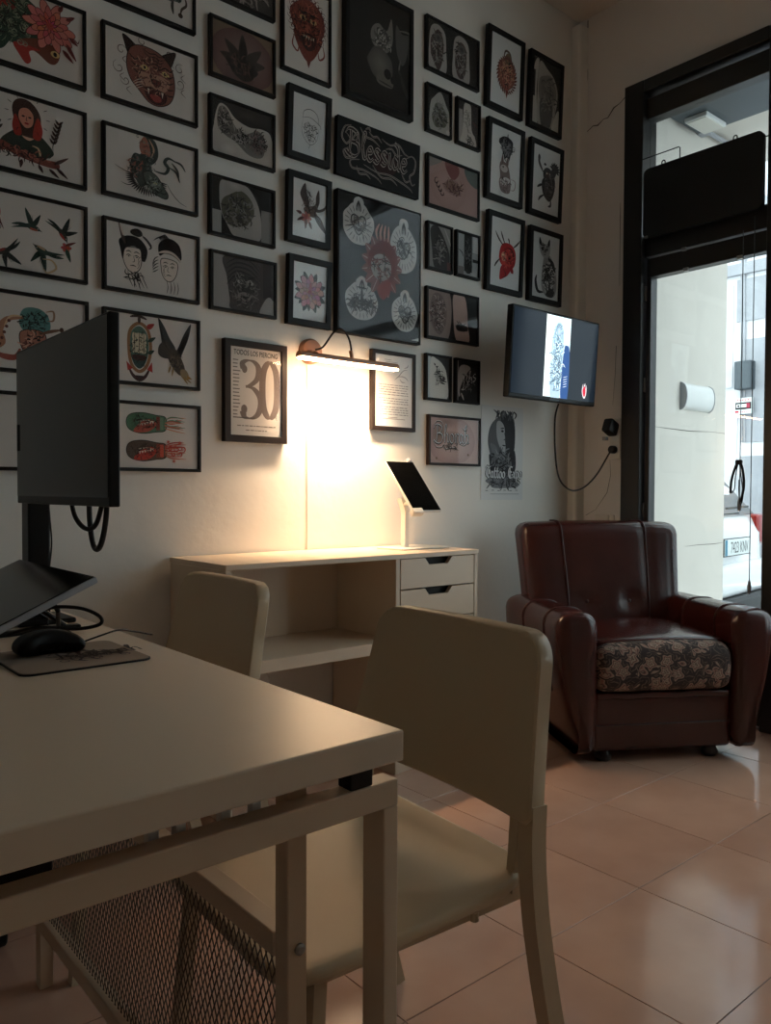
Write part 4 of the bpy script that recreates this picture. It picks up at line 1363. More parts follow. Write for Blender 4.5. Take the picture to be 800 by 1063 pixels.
def art_tiger(a):
    D = (54, 34, 32)
    for x, s in ((.36, 1), (1.0, -1)):
        a.oshape([(x, .72), (x - s * .07, .86), (x - s * .09, .97), (x + s * .06, .9), (x + s * .16, .8)], (60, 44, 42), w=.012)
    a.oshape([(.36, .78), (.32, .56), (.38, .36), (.52, .22), (.66, .1), (.82, .08), (.98, .16), (1.06, .3), (1.08, .5), (1.02, .72), (.86, .86), (.66, .9), (.48, .88)], (134, 84, 72), D, .014)
    a.shape([(.5, .5), (.56, .34), (.7, .26), (.84, .28), (.96, .36), (1.0, .5), (.86, .54), (.68, .52)], (186, 140, 120))
    a.oshape([(.6, .3), (.66, .14), (.8, .1), (.92, .16), (.94, .28), (.78, .32)], (72, 30, 30), D, .012)
    a.shape([(.68, .2), (.76, .13), (.86, .16), (.84, .23), (.74, .24)], (160, 72, 66))
    for x in (.66, .88): a.poly([(x - .018, .3), (x + .018, .3), (x, .21)], (226, 214, 196))
    a.oshape([(.7, .44), (.78, .46), (.86, .44), (.8, .36), (.76, .36)], (126, 62, 58), D, .01)
    for x, s in ((.6, 1), (.92, -1)):
        a.shape([(x - .07, .58), (x, .63), (x + .07, .58), (x, .55)], (220, 196, 130)); a.ell(x, .59, .02, .025, K)
        a.line([(x - .09 * s, .66), (x, .68), (x + .08 * s, .62)], .022, D)
    for k in range(5):
        a.line([(.56 + .03 * k, .86 - .05 * k), (.68, .82 - .05 * k), (.76, .84 - .05 * k), (.84, .82 - .05 * k), (.96 - .03 * k, .86 - .05 * k)], .018, D)
        a.line([(.36 + .03 * k, .72 - .1 * k), (.44 + .03 * k, .66 - .09 * k), (.50 + .02 * k, .68 - .09 * k)], .024, D)
        a.line([(1.06 - .0 * k, .7 - .1 * k), (.99, .64 - .09 * k), (.95, .66 - .09 * k)], .022, D)
    a.scrib(.7, .5, .32, .34, 70, .009, [D, (200, 150, 128), (96, 54, 48)], .09)
    for k in range(4): a.line([(.58, .40 - .03 * k), (.5, .38 - .04 * k), (.4, .30 - .04 * k)], .008, (220, 200, 184))
    for c_ in ((.24, .72, .09, 0), (.2, .46, .1, 2), (.3, .3, .08, 3), (1.16, .74, .09, 1), (1.16, .52, .09, 4), (.56, .95, .08, 1), (.98, .9, .07, 5)):
        a.curl(c_[0], c_[1], c_[2], .012, (80, 56, 52), 1.1, c_[3])
        a.line([(c_[0] + .08, c_[1] - .06), (c_[0] + .02, c_[1] - .12), (c_[0] + .1, c_[1] - .18)], .010, (80, 56, 52))

def art_dragon(a):
    S = (62, 70, 66)
    a.line([(.58, .98), (.72, .9), (.74, .74), (.62, .62), (.56, .5), (.66, .38), (.82, .26)], .22, S, taper=False)
    a.shape([(.62, 1.0), (.54, .84), (.6, .7), (.72, .72), (.7, .9)], (166, 108, 92))
    a.line([(.7, .98), (.78, .84), (.74, .7)], .03, (196, 160, 132))
    a.blob(.58, .47, .17, .27, (58, 66, 62), .2, 11)
    for k in range(46):
        t = k / 45
        x = .58 + .12 * math.sin(t * 4) + .2 * t * t; y = .96 - .72 * t
        a.curl(x + a.rnd.uniform(-.08, .08), y + a.rnd.uniform(-.04, .04), .028, .010, (28, 30, 30) if k % 2 else (128, 134, 124), 1, k)
    for k in range(26):
        t = R(170 + 190 * k / 25)
        x, y = .66 + .2 * math.cos(t), .34 + .14 * math.sin(t)
        a.leaf(x, y, x + .15 * math.cos(t), y + .13 * math.sin(t), .014, (36, 36, 36))
    a.oshape([(.6, .42), (.66, .26), (.8, .14), (.98, .1), (1.02, .18), (.94, .28), (.84, .42), (.7, .48)], (86, 92, 84), K, .012)
    a.ell(.8, .3, .03, .024, (222, 206, 150)); a.ell(.805, .3, .012, .012, K)
    a.line([(.86, .2), (.94, .17), (1.0, .2)], .016, K)
    a.scrib(.78, .27, .16, .14, 50, .010, [K, (150, 156, 146)], .06)
    a.line([(.8, .5), (.96, .5), (1.02, .6), (.96, .68), (1.02, .76), (1.14, .74)], .06, S)
    for q in (((1.1, .74), (1.24, .72), (1.32, .62)), ((1.08, .7), (1.18, .6), (1.2, .46)), ((1.04, .62), (1.16, .56), (1.22, .42))): a.line(q, .035, (70, 76, 72)); 
    a.line([(.52, .34), (.32, .38), (.14, .44)], .012, K); a.line([(.5, .26), (.36, .18), (.24, .2)], .012, K)
    a.line([(1.0, .34), (1.08, .22), (1.22, .1), (1.34, .06)], .012, K)
    a.scrib(.46, .5, .1, .2, 26, .014, [(150, 96, 84), K, (110, 110, 104)], .09)

def face(a, x, y, s, flip=1):
    P = lambda pts: [(x + flip * p_[0] * s, y + p_[1] * s) for p_ in pts]
    a.oshape(P([(-.3, .3), (-.34, -.05), (-.2, -.38), (.02, -.5), (.24, -.34), (.32, .0), (.28, .34)]), (222, 208, 196), K, .014 * s * 2)
    for q in (-.14, .14):
        a.line(P([(q - .09, .06), (q, .1), (q + .09, .05)]), .03 * s, K); a.ell(*P([(q, .04)])[0], .03 * s, .022 * s, K)
        a.line(P([(q - .1, .18), (q, .22), (q + .1, .17)]), .035 * s, K)
    a.line(P([(.02, .08), (.06, -.1), (-.02, -.14)]), .022 * s, K); a.line(P([(-.1, -.27), (.02, -.25), (.12, -.28)]), .035 * s, K)
    for k in range(3): a.line(P([(.3 - .02 * k, .1 - .1 * k), (.2, 0 - .14 * k), (.2 - .03 * k, -.14 - .1 * k)]), .016 * s, K)

def art_faces(a):
    face(a, .42, .50, .46)
    a.shape([(.22, .62), (.2, .74), (.3, .82), (.44, .84), (.56, .8), (.66, .66), (.62, .48), (.56, .5), (.54, .64), (.42, .68), (.3, .62), (.26, .46)], (24, 20, 22))
    a.blob(.48, .9, .1, .06, (24, 20, 22), .15)
    a.line([(.2, 1.0), (.26, .8), (.3, .7)], .05, (90, 70, 66)); a.line([(.22, .98), (.27, .82)], .03, (214, 196, 182))
    a.line([(.58, .86), (.66, .8), (.72, .72), (.68, .68)], .035, (60, 50, 50)); a.line([(.52, .9), (.64, .84), (.74, .74)], .014, K)
    for k in range(5): a.line([(.34 + .05 * k, .3), (.36 + .06 * k, .18), (.42 + .06 * k, .06)], .014, K)
    a.scrib(.46, .2, .14, .1, 14, .012, [K], .12)
    face(a, 1.02, .44, .42, -1)
    a.shape([(.86, .62), (.84, .78), (.92, .88), (1.06, .92), (1.2, .84), (1.24, .66), (1.2, .6), (1.1, .7), (.96, .68)], (30, 26, 28))
    a.line([(.84, .66), (.96, .7), (1.1, .68), (1.22, .6)], .05, (206, 190, 178)); a.line([(.84, .64), (.98, .675), (1.1, .655), (1.22, .575)], .012, K)
    for k in range(7): a.line([(.9 + .03 * k, .86), (.84 + .02 * k, .9 + .01 * k), (.76 + .03 * k, .84 + .02 * k)], .018, K)
    for k in range(5): a.line([(.84, .6 - .05 * k), (.78, .56 - .05 * k), (.74, .46 - .03 * k)], .016, K)
    for k in range(4): a.line([(.98 + .06 * k, .24), (1.0 + .06 * k, .14), (.98 + .06 * k, .04)], .012, K)

def art_ship(a):
    a.line([(.34, .5), (.36, .76), (.5, .88), (.64, .78), (.68, .5), (.62, .26), (.5, .16), (.38, .26)], .05, (150, 106, 72), taper=False, closed=True)
    a.shape([(.36, .5), (.38, .74), (.5, .84), (.62, .74), (.65, .5), (.6, .3), (.5, .2), (.4, .3)], (84, 112, 98))
    a.shape([(.37, .42), (.44, .34), (.58, .34), (.63, .42), (.58, .26), (.5, .21), (.42, .26)], (46, 70, 66))
    for x in (.43, .5, .57):
        for k in range(3): a.shape([(x - .035, .44 + .1 * k), (x + .03, .44 + .1 * k), (x + .038, .52 + .1 * k), (x - .03, .53 + .1 * k)], (206, 196, 168), 3)
        a.line([(x, .36), (x, .78)], .01, K)
    a.shape([(.4, .4), (.6, .4), (.57, .33), (.43, .33)], (70, 40, 32))
    a.line([(.36, .96), (.48, .99), (.62, .95)], .05, (70, 50, 44)); a.line([(.5, .98), (.5, .88)], .05, (70, 50, 44))
    a.line([(.32, .24), (.4, .1), (.5, .04), (.6, .1), (.68, .26)], .06, (70, 40, 40)); 
    a.poly([(.3, .3), (.32, .16), (.4, .2)], RD); a.poly([(.7, .32), (.62, .2), (.71, .16)], RD); a.poly([(.44, .1), (.56, .1), (.5, -.0)], (60, 40, 40))
    a.leaf(.62, .82, .74, .9, .04, RD, K); a.leaf(.64, .62, .76, .7, .03, (46, 70, 56), K); a.leaf(.64, .44, .74, .5, .03, (46, 70, 56), K)
    a.scrib(.5, .5, .15, .3, 30, .008, [K], .06)
    E_ = (52, 54, 54)
    a.shape([(1.0, .42), (.88, .56), (.84, .74), (.8, 1.0), (.9, .88), (.98, .72), (1.08, .56)], E_)
    a.shape([(1.06, .44), (1.14, .62), (1.22, .8), (1.34, .98), (1.3, .76), (1.22, .56), (1.14, .4)], (44, 44, 46))
    a.shape([(.94, .66), (.82, .6), (.8, .46), (.9, .4), (1.02, .44)], (66, 62, 58))
    a.shape([(.96, .52), (1.08, .56), (1.18, .42), (1.24, .24), (1.16, .16), (1.04, .26), (.96, .4)], (74, 66, 58))
    a.shape([(1.16, .24), (1.24, .26), (1.3, .18), (1.26, .1), (1.18, .14)], (150, 134, 104)); a.poly([(1.28, .18), (1.36, .12), (1.27, .11)], (160, 120, 60))
    for k in range(9):
        a.line([(.98 - .015 * k, .5 + .02 * k), (.9 - .008 * k, .66 + .02 * k), (.86 - .006 * k, .82 + .015 * k)], .009, K); a.line([(1.1 + .01 * k, .46 + .01 * k), (1.18 + .012 * k, .64 + .01 * k), (1.28 + .005 * k, .86)], .009, K)
    a.scrib(1.08, .38, .12, .12, 40, .008, [K, (120, 108, 90)], .05)
    for q in ((1.0, .3, .96, .18), (1.04, .28, 1.02, .14), (1.2, .14, 1.28, .04), (1.22, .14, 1.34, .06)): a.line([(q[0], q[1]), (q[2], q[3])], .025, (150, 120, 70))

def art_bombs(a):
    for (y, c1_, c2_, c3_) in ((.72, (80, 118, 92), (176, 84, 68), 0), (.28, (92, 76, 66), (188, 66, 54), 1)):
        a.oshape([(.3, y), (.36, y + .12), (.56, y + .16), (.8, y + .13), (.96, y + .1), (.96, y - .1), (.8, y - .14), (.56, y - .17), (.36, y - .12)], c1_, K, .012)
        a.shape([(.42, y - .14), (.56, y + .02), (.72, y + .06), (.8, y - .02), (.66, y - .14)], c2_)
        a.line([(.5, y + .02), (.64, y + .04), (.76, y + .02)], .02, (230, 214, 190))
        for k in range(6): a.poly([(.5 + .045 * k, y - .02 + .01 * k), (.54 + .045 * k, y - .015 + .01 * k), (.52 + .045 * k, y - .06 + .01 * k)], (232, 224, 206))
        a.rect(.8, y - .11, .86, y + .11, (130, 62, 50)); a.rect(.86, y - .1, .92, y + .1, (110, 138, 108) if not c3_ else (196, 84, 66))
        for k in range(16):
            t = a.rnd.uniform(-.14, .14)
            a.line([(.94, y + t * .6), (1.06, y + t + a.rnd.uniform(-.03, .03)), (a.rnd.uniform(1.16, 1.32), y + t * 1.2)], .02, a.rnd.choice([(190, 104, 84), (206, 140, 110), (96, 130, 104) if not c3_ else (170, 50, 44)]))
        if c3_:
            for k in range(5): a.curl(1.04 + .055 * k, y + .04 * (-1) ** k, .055, .022, (186, 70, 58), 1.2, k)
            for q in ((1.0, y + .15), (1.1, y - .16), (1.2, y + .14)):
                a.poly([(q[0] + (.04 if k % 2 == 0 else .017) * math.cos(R(36 * k)), q[1] + (.04 if k % 2 == 0 else .017) * math.sin(R(36 * k))) for k in range(10)], (196, 92, 76))
        a.scrib(.6, y, .26, .12, 34, .008, [K, (60, 40, 36)], .07)

# --- photographs of tattooed skin
def art_p_top(a):
    a.rect(0, 0, a.w, 1, (61, 58, 56)); a.scrib(.7, .3, .6, .3, 60, .03, [(38, 36, 35), (112, 107, 102), (147, 140, 134)], .16)
def art_lotus(a):
    a.rect(0, 0, a.w, 1, (118, 99, 82)); a.ell(a.w * .5, .45, .7, .55, (130, 110, 105), (96, 70, 67)); D = (42, 36, 34)
    for q in ((.66, .42, .64, .92), (.6, .4, .26, .72), (.72, .4, 1.06, .74), (.6, .36, .16, .44), (.72, .36, 1.14, .46), (.62, .34, .36, .62), (.7, .34, .94, .62)): a.leaf(*q, .1, (60, 51, 48), D)
    a.blob(.62, .3, .32, .16, D, .15); a.blob(.62, .18, .22, .12, (51, 44, 41), .2)
    a.shape([(.58, .5), (.6, .74), (.65, .9), (.72, .7), (.72, .5)], (37, 32, 30)); a.scrib(.62, .32, .34, .2, 40, .014, [(101, 75, 70), (31, 28, 27)], .12)
def art_chest(a):
    a.rect(0, 0, a.w, 1, (49, 46, 44)); a.shape([(.06, .0), (.04, .5), (.14, .9), (.3, .92), (.5, .74), (.8, .66), (1.1, .7), (1.3, .6), (1.32, .0)], (183, 176, 168))
    a.shape([(.14, .84), (.12, .5), (.3, .36), (.5, .3), (.8, .12), (1.1, .16), (1.16, .5), (1.0, .64), (.7, .5), (.5, .58), (.3, .88)], (113, 109, 105))
    a.scrib(.26, .62, .14, .24, 40, .014, [(39, 38, 36), (162, 157, 152), (56, 54, 51)], .1); a.scrib(.62, .4, .24, .16, 50, .014, [(39, 38, 36), (162, 157, 152)], .1); a.scrib(1.0, .42, .2, .22, 50, .014, [(61, 47, 46), (38, 36, 35), (134, 112, 109)], .1)
    a.ell(.34, .12, .2, .14, (198, 191, 184), (180, 173, 166)); a.ell(.75, .85, .22, .1, (67, 62, 60), (49, 46, 44))
def art_backarm(a):
    a.rect(0, 0, a.w, 1, (38, 37, 36)); a.rect(0, 0, .2, .42, (158, 155, 151)); a.rect(1.06, .0, a.w, .62, (130, 127, 124))
    a.shape([(.22, 1.0), (.16, .7), (.2, .4), (.34, .16), (.5, .0), (1.0, .0), (1.06, .3), (1.02, .6), (.9, .84), (.7, 1.0)], (164, 160, 155))
    a.blob(.56, .5, .34, .34, (94, 92, 78), .15); a.scrib(.56, .48, .32, .34, 80, .016, [(49, 48, 46), (130, 127, 123), (64, 62, 61)], .12)
    a.ell(.48, .94, .18, .1, (188, 183, 178), (164, 160, 155)); a.line([(.24, .36), (.3, .18), (.36, .06)], .014, K)
def art_portrait(a):
    a.rect(0, 0, a.w, 1, (158, 152, 147)); a.shape([(.26, 1.0), (.3, .6), (.36, .2), (.42, .0), (1.1, .0), (1.2, .2), (1.26, .6), (1.24, 1.0)], (81, 75, 73))
    a.rect(1.1, .3, a.w, 1, (63, 57, 56)); a.shape([(1.02, .0), (1.16, .3), (1.28, .34), (a.w, .2), (a.w, 0)], (170, 164, 158))
    for k in range(5): a.line([(.3, .86 - .1 * k), (.5, .98 - .08 * k), (.8, .98 - .09 * k), (1.02, .82 - .09 * k)], .03, (42, 40, 39))
    a.ell(.68, .5, .24, .2, (65, 62, 59))
    for x in (.6, .8): a.ell(x, .56, .075, .05, (187, 181, 174)); a.ell(x, .56, .03, .035, K); a.line([(x - .1, .64), (x, .66), (x + .1, .63)], .03, K)
    a.blob(.68, .28, .15, .09, (146, 135, 131), .1); a.ell(.68, .27, .09, .035, (37, 34, 33)); a.line([(.68, .5), (.64, .4), (.72, .39)], .02, K)
    a.scrib(.68, .4, .32, .4, 80, .012, [(44, 42, 41), (138, 132, 126)], .1)

# --- column of demon, swallow, peony
def art_demon(a):
    C_ = (128, 60, 48)
    a.blob(.34, .62, .24, .28, C_, .12, 11); a.shape([(.16, .5), (.2, .3), (.34, .16), (.48, .3), (.54, .52)], (116, 52, 42))
    for k in range(26):
        t = R(k * 360 / 26); a.curl(.34 + .25 * math.cos(t), .64 + .29 * math.sin(t), .045, .014, (88, 34, 30), 1.2, t)
    for x, s in ((.14, -1), (.56, 1)): a.line([(x, .42), (x + s * .02, .3), (x - s * .05, .24), (x - s * .07, .32)], .022, C_)
    for x in (.27, .42): a.ell(x, .66, .05, .035, (216, 178, 120)); a.ell(x, .66, .02, .024, K); a.line([(x - .07, .74), (x, .72), (x + .06, .75)], .03, K)
    a.blob(.345, .55, .05, .05, (170, 88, 68), .1); a.oshape([(.24, .46), (.34, .5), (.45, .46), (.42, .34), (.34, .3), (.27, .35)], (60, 22, 22), K, .01)
    for k in range(5): a.poly([(.27 + .035 * k, .465), (.295 + .035 * k, .465), (.283 + .035 * k, .42)], (224, 212, 186))
    a.scrib(.34, .58, .24, .3, 90, .008, [K, (176, 96, 74), (70, 26, 24)], .07)
    a.poly([(.31, .18), (.38, .18), (.345, .08)], (110, 50, 42))
def art_sketch(a):
    S = (70, 70, 74)
    a.line([(.22, .62), (.24, .74), (.38, .8), (.52, .74), (.56, .58)], .012, S); a.line([(.2, .62), (.38, .66), (.58, .58), (.6, .52)], .01, S)
    a.line([(.22, .6), (.2, .4), (.28, .26), (.4, .2), (.52, .3), (.56, .5)], .008, S)
    for x in (.3, .46): a.curl(x, .5, .055, .012, K, 1.5); 
    a.line([(.38, .5), (.36, .42), (.41, .41)], .008, S); a.line([(.28, .34), (.38, .36), (.5, .33)], .014, K); a.scrib(.39, .4, .17, .18, 26, .008, [S, K], .06); a.line([(.38, .2), (.36, .12)], .008, S)
def art_swallow1(a):
    B_ = (78, 68, 66)
    a.shape([(.3, .52), (.2, .66), (.16, .78), (.26, .96), (.3, .8), (.36, .62)], B_); a.shape([(.34, .56), (.48, .62), (.5, .78), (.56, .9), (.58, .7), (.54, .56), (.68, .62), (.74, .74), (.7, .58), (.52, .5)], (88, 78, 74))
    a.shape([(.24, .52), (.36, .56), (.5, .5), (.54, .4), (.4, .4), (.28, .44)], (104, 88, 82)); a.shape([(.46, .44), (.56, .28), (.72, .16), (.72, .22), (.6, .42)], B_)
    a.flower(.3, .36, .11, (206, 140, 130), (170, 80, 74), K, 2, 7)
    for q in ((.3, .34, .28, .16), (.24, .36, .1, .28), (.36, .3, .42, .18), (.2, .42, .08, .44)): a.leaf(*q, .03, (96, 56, 50), K)
    a.scrib(.36, .6, .16, .24, 30, .008, [K, (140, 126, 120)], .08)
def art_peony(a):
    for k in range(8):
        t = R(22 + 45 * k); a.leaf(.37 + .2 * math.cos(t), .5 + .2 * math.sin(t), .37 + .36 * math.cos(t), .5 + .38 * math.sin(t), .055, (58, 58, 56), K)
        a.leaf(.37 + .2 * math.cos(t + .3), .5 + .2 * math.sin(t + .3), .37 + .32 * math.cos(t + .35), .5 + .34 * math.sin(t + .35), .04, (74, 72, 70), K)
    a.flower(.37, .5, .30, (206, 160, 160), (150, 66, 84), (96, 46, 58), 4, 9)
def art_skull(a):
    a.rect(0, 0, a.w, 1, (30, 28, 27)); a.ell(.42, .5, .36, .48, (42, 40, 38), (28, 26, 25))
    a.shape([(.28, .7), (.36, .76), (.46, .72), (.52, .86), (.54, .7), (.52, .58), (.44, .5), (.32, .52), (.26, .6)], (124, 120, 115)); a.scrib(.4, .62, .12, .1, 50, .010, [(57, 55, 53), (167, 162, 156), (93, 89, 84)], .06)
    a.shape([(.58, .82), (.66, .76), (.78, .78), (.74, .66), (.7, .5), (.64, .46), (.58, .6)], (86, 84, 81)); a.line([(.62, .78), (.74, .8), (.84, .76)], .022, (106, 102, 97)); a.line([(.76, .76), (.75, .6), (.78, .4), (.76, .26)], .03, (77, 75, 73)); a.line([(.64, .5), (.62, .4), (.66, .3)], .02, (111, 106, 102))
    a.blob(.38, .38, .16, .15, (120, 115, 108), .06, 12, (82, 79, 75)); a.shape([(.34, .28), (.44, .32), (.52, .3), (.54, .2), (.44, .18), (.34, .2)], (104, 100, 93)); a.ell(.47, .31, .045, .05, (26, 24, 23)); a.ell(.53, .27, .022, .035, (26, 24, 23)); a.line([(.36, .22), (.44, .21), (.54, .2)], .012, (30, 28, 26))
    a.line([(.76, .22), (.82, .18), (.84, .1), (.8, .06), (.78, .12)], .018, (95, 91, 86)); a.line([(.62, .4), (.7, .22), (.76, .14)], .05, (51, 48, 46))
def art_lettering(a):
    G = (156, 146, 138); I = (34, 22, 20)
    a.rect(0, 0, a.w, 1, (13, 11, 11))
    a.shape([(.8, .5), (1.1, .62), (1.4, .5), (1.3, .3), (1.0, .26), (.84, .34)], (46, 18, 18)); a.letters('Blesside', .22, .40, .42, .085, G, inner=I, nib=R(60))
    for q in ([(.3, .9), (.16, .84), (.1, .66), (.2, .56), (.28, .66), (.2, .74)], [(.24, .5), (.14, .42), (.2, .32), (.32, .36), (.3, .46)], [(.5, .36), (.3, .3), (.34, .18), (.6, .2), (.9, .14), (1.02, .06)], [(.6, .3), (.9, .24), (1.2, .26), (1.5, .2), (1.7, .14), (1.78, .08)], [(.7, .9), (.8, .84), (.9, .86), (1.0, .78)], [(1.0, .86), (1.2, .8), (1.4, .86), (1.56, .74), (1.68, .72)], [(1.6, .66), (1.74, .74), (1.84, .66), (1.8, .46), (1.7, .36), (1.76, .22), (1.84, .26)], [(.62, .92), (.7, .96), (.74, .9)], [(.44, .24), (.5, .12), (.66, .14), (.76, .08)], [(.5, .92), (.62, .8), (.8, .78), (.96, .7)], [(.3, .62), (.44, .8), (.5, .6)], [(1.1, .7), (1.24, .74), (1.36, .66), (1.5, .7)], [(1.5, .36), (1.6, .24), (1.72, .3)], [(.8, .34), (1.0, .18), (1.24, .2), (1.4, .12)]): a.line(q, .035, G); a.line(q, .013, I)
def art_hearts(a):
    Wt = (196, 194, 190); a.rect(0, 0, a.w, 1, (17, 15, 15))
    def card(cx, cy, rx, ry, kind):
        a.blob(cx, cy, rx, ry, Wt, .05, 16); a.blob(cx, cy + ry * 1.0, rx * .34, ry * .3, Wt, .1, 8)
        for k in range(22):
            t = R(k * 360 / 22); a.line([(cx + rx * .6 * math.cos(t), cy + ry * .6 * math.sin(t)), (cx + rx * .9 * math.cos(t), cy + ry * .9 * math.sin(t))], .007, (90, 90, 90))
        s = rx * .5
        if kind != 'sword':
            a.oshape([(cx, cy - s * 1.1), (cx - s * .9, cy + .1 * s), (cx - s * .8, cy + s * .75), (cx - s * .3, cy + s * .8), (cx, cy + s * .45), (cx + s * .3, cy + s * .8), (cx + s * .8, cy + s * .75), (cx + s * .9, cy + .1 * s)], (170, 168, 164), K, .010)
        if kind == 'eye': a.shape([(cx - s * .6, cy), (cx, cy + s * .35), (cx + s * .6, cy), (cx, cy - s * .3)], (220, 218, 214)); a.ell(cx, cy, s * .2, s * .22, K); a.line([(cx - s * .5, cy - s * .3), (cx, cy - s * .6), (cx + s * .5, cy - s * .3)], .025, K)
        if kind == 'sword': a.line([(cx, cy + ry * .7), (cx, cy - ry * .5)], .03, (60, 60, 60)); a.line([(cx - s * .6, cy + .1), (cx + s * .6, cy + .1)], .014, K); a.scrib(cx - s, cy - .02, s * .5, s * .7, 22, .009, [K, GY], .05); a.scrib(cx + s, cy - .02, s * .5, s * .7, 22, .009, [K, GY], .05)
        if kind == 'thorn': a.line([(cx - s, cy + .1 * s), (cx - .3 * s, cy + .25 * s), (cx + .4 * s, cy), (cx + s, cy + .2 * s)], .022, K)
        if kind == 'dagger': a.line([(cx - s * .7, cy + s * 1.2), (cx + s * .5, cy - s * .9)], .02, K)
        for k in range(3): a.line([(cx - s * .3 + s * .3 * k, cy + ry * .62), (cx - s * .2 + s * .2 * k, cy + ry * .9), (cx, cy + ry * 1.14)], .012, K)
        a.scrib(cx, cy, rx * .55, ry * .5, 26, .006, [GY, K], .05)
    card(.19, .80, .145, .15, 'eye'); card(.63, .70, .135, .18, 'dagger'); card(.22, .24, .155, .14, 'sword'); card(.64, .21, .13, .14, 'thorn')
    for k in range(15):
        t = R(24 * k); a.leaf(.41 + .08 * math.cos(t), .53 + .1 * math.sin(t), .41 + .2 * math.cos(t), .53 + .24 * math.sin(t), .045, (124, 62, 56), (190, 164, 152))
    a.blob(.42, .56, .14, .16, (108, 42, 38), .08, 12); a.ell(.4, .52, .1, .1, (168, 160, 154)); a.scrib(.4, .52, .1, .1, 26, .008, [K, (110, 60, 56)], .06)
    for k in range(4): a.line([(.36 + .035 * k, .72), (.35 + .04 * k, .78), (.38 + .03 * k, .84)], .02, (196, 150, 136))
    a.shape([(.36, .36), (.42, .28), (.5, .38), (.46, .44)], (140, 60, 54)); a.poly([(.7, .015), (.78, .015), (.78, .04)], (190, 188, 184))
# --- small photos
def skin(a, bg, sk, tone=(68, 66, 63)):
    a.rect(0, 0, a.w, 1, bg)
def art_twoarms(a):
    skin(a, (42, 41, 40), 0)
    for x in (.3, 1.0):
        a.shape([(x - .24, 0), (x - .26, .5), (x - .2, .86), (x, .96), (x + .2, .84), (x + .24, .5), (x + .22, 0)], (170, 165, 160)); a.blob(x - .02, .44, .19, .4, (88, 75, 72), .12); a.scrib(x - .02, .46, .18, .38, 50, .016, [(43, 42, 40), (149, 145, 141)], .12); a.ell(x, .68, .1, .09, (50, 48, 47), (104, 102, 99))
def art_arm_a(a):
    skin(a, (44, 42, 41), 0); a.shape([(.1, 0), (.08, .6), (.2, .8), (.42, .96), (.6, .7), (.7, .5), (.68, 0)], (174, 170, 163)); a.blob(.38, .4, .24, .3, (94, 93, 79), .15); a.scrib(.38, .42, .24, .3, 50, .02, [(43, 42, 40), (137, 134, 130)], .12); a.rect(.3, .6, .44, .7, (130, 127, 123)); a.ell(.66, .08, .07, .06, (199, 194, 188))
def art_arm_b(a):
    skin(a, (59, 54, 53), 0); a.rect(0, 0, .16, .8, (157, 152, 147)); a.shape([(.16, .3), (.22, .96), (.44, .98), (.48, .4), (.6, .24), (.62, 0), (.1, 0)], (186, 180, 173)); a.scrib(.4, .12, .16, .08, 16, .016, [(48, 46, 45)], .1); a.scrib(.34, .6, .08, .3, 16, .014, [(129, 125, 120)], .14); a.line([(.5, .6), (.7, .5)], .03, (94, 59, 56))
def art_pinkback(a):
    skin(a, (172, 139, 132), 0); a.shape([(.0, .8), (.2, .86), (.4, 1.0), (0, 1.0)], (135, 128, 124)); a.shape([(1.1, 1.0), (1.2, .76), (a.w, .66), (a.w, 1)], (101, 107, 104)); a.ell(.6, .5, .55, .5, (182, 149, 142), (166, 134, 127)); a.shape([(.5, 1.0), (.56, .8), (.74, .66), (.92, .84), (.86, 1.0)], (130, 82, 79)); a.blob(.72, .5, .3, .18, (112, 75, 71), .2, 10, (160, 129, 123)); a.scrib(.76, .5, .3, .14, 36, .016, [(89, 59, 57), (133, 105, 90)], .14)
    for k in range(4): a.curl(.24 + .06 * k, .52 - .07 * k, .09, .028, (53, 37, 36), .9, 1.2 + k * .2)
def art_leg_a(a):
    skin(a, (140, 138, 135), 0); a.shape([(.06, .9), (.3, 1.0), (.6, .6), (.7, .3), (.6, .0), (.2, .0), (.1, .5)], (59, 56, 55)); a.scrib(.36, .44, .2, .4, 60, .018, [(148, 143, 138), (36, 34, 34), (113, 107, 105)], .12); a.rect(.6, .0, .76, .2, (108, 74, 72)); a.line([(.5, 1.0), (.7, .66), (.74, .6)], .05, (176, 173, 170))
def art_leg_b(a):
    skin(a, (156, 157, 156), 0); a.rect(.24, .1, .52, 1.0, (53, 52, 52)); a.shape([(.24, .3), (.3, .08), (.46, .08), (.52, .3)], (53, 52, 52)); a.scrib(.38, .55, .12, .4, 40, .014, [(106, 104, 104), (35, 34, 34)], .1); a.line([(.04, .6), (.16, .54), (.2, .44)], .03, (60, 60, 60)); a.rect(.54, .36, .76, .44, (44, 44, 44)); a.rect(.04, .0, .22, .2, (118, 112, 110)); a.rect(.55, .6, .76, 1.0, (191, 192, 190))
def art_legs(a):
    skin(a, (42, 37, 36), 0); a.shape([(.0, 0), (.02, 1), (.66, 1), (.62, 0)], (147, 130, 124)); a.blob(.32, .52, .28, .44, (123, 107, 103), .1); a.scrib(.3, .5, .24, .42, 80, .014, [(58, 51, 50), (181, 165, 158), (89, 67, 65)], .1); a.shape([(.78, 1), (.76, .6), (.86, .0), (1.26, .0), (1.22, .4), (1.2, .7), (1.1, 1.0)], (191, 166, 157)); a.shape([(.86, .34), (1.0, .36), (1.2, .34), (1.2, .24), (.9, .22)], (57, 46, 44)); a.scrib(1.0, .32, .14, .07, 20, .014, [(44, 36, 35)], .1); a.rect(1.26, .3, a.w, 1, (41, 43, 43))
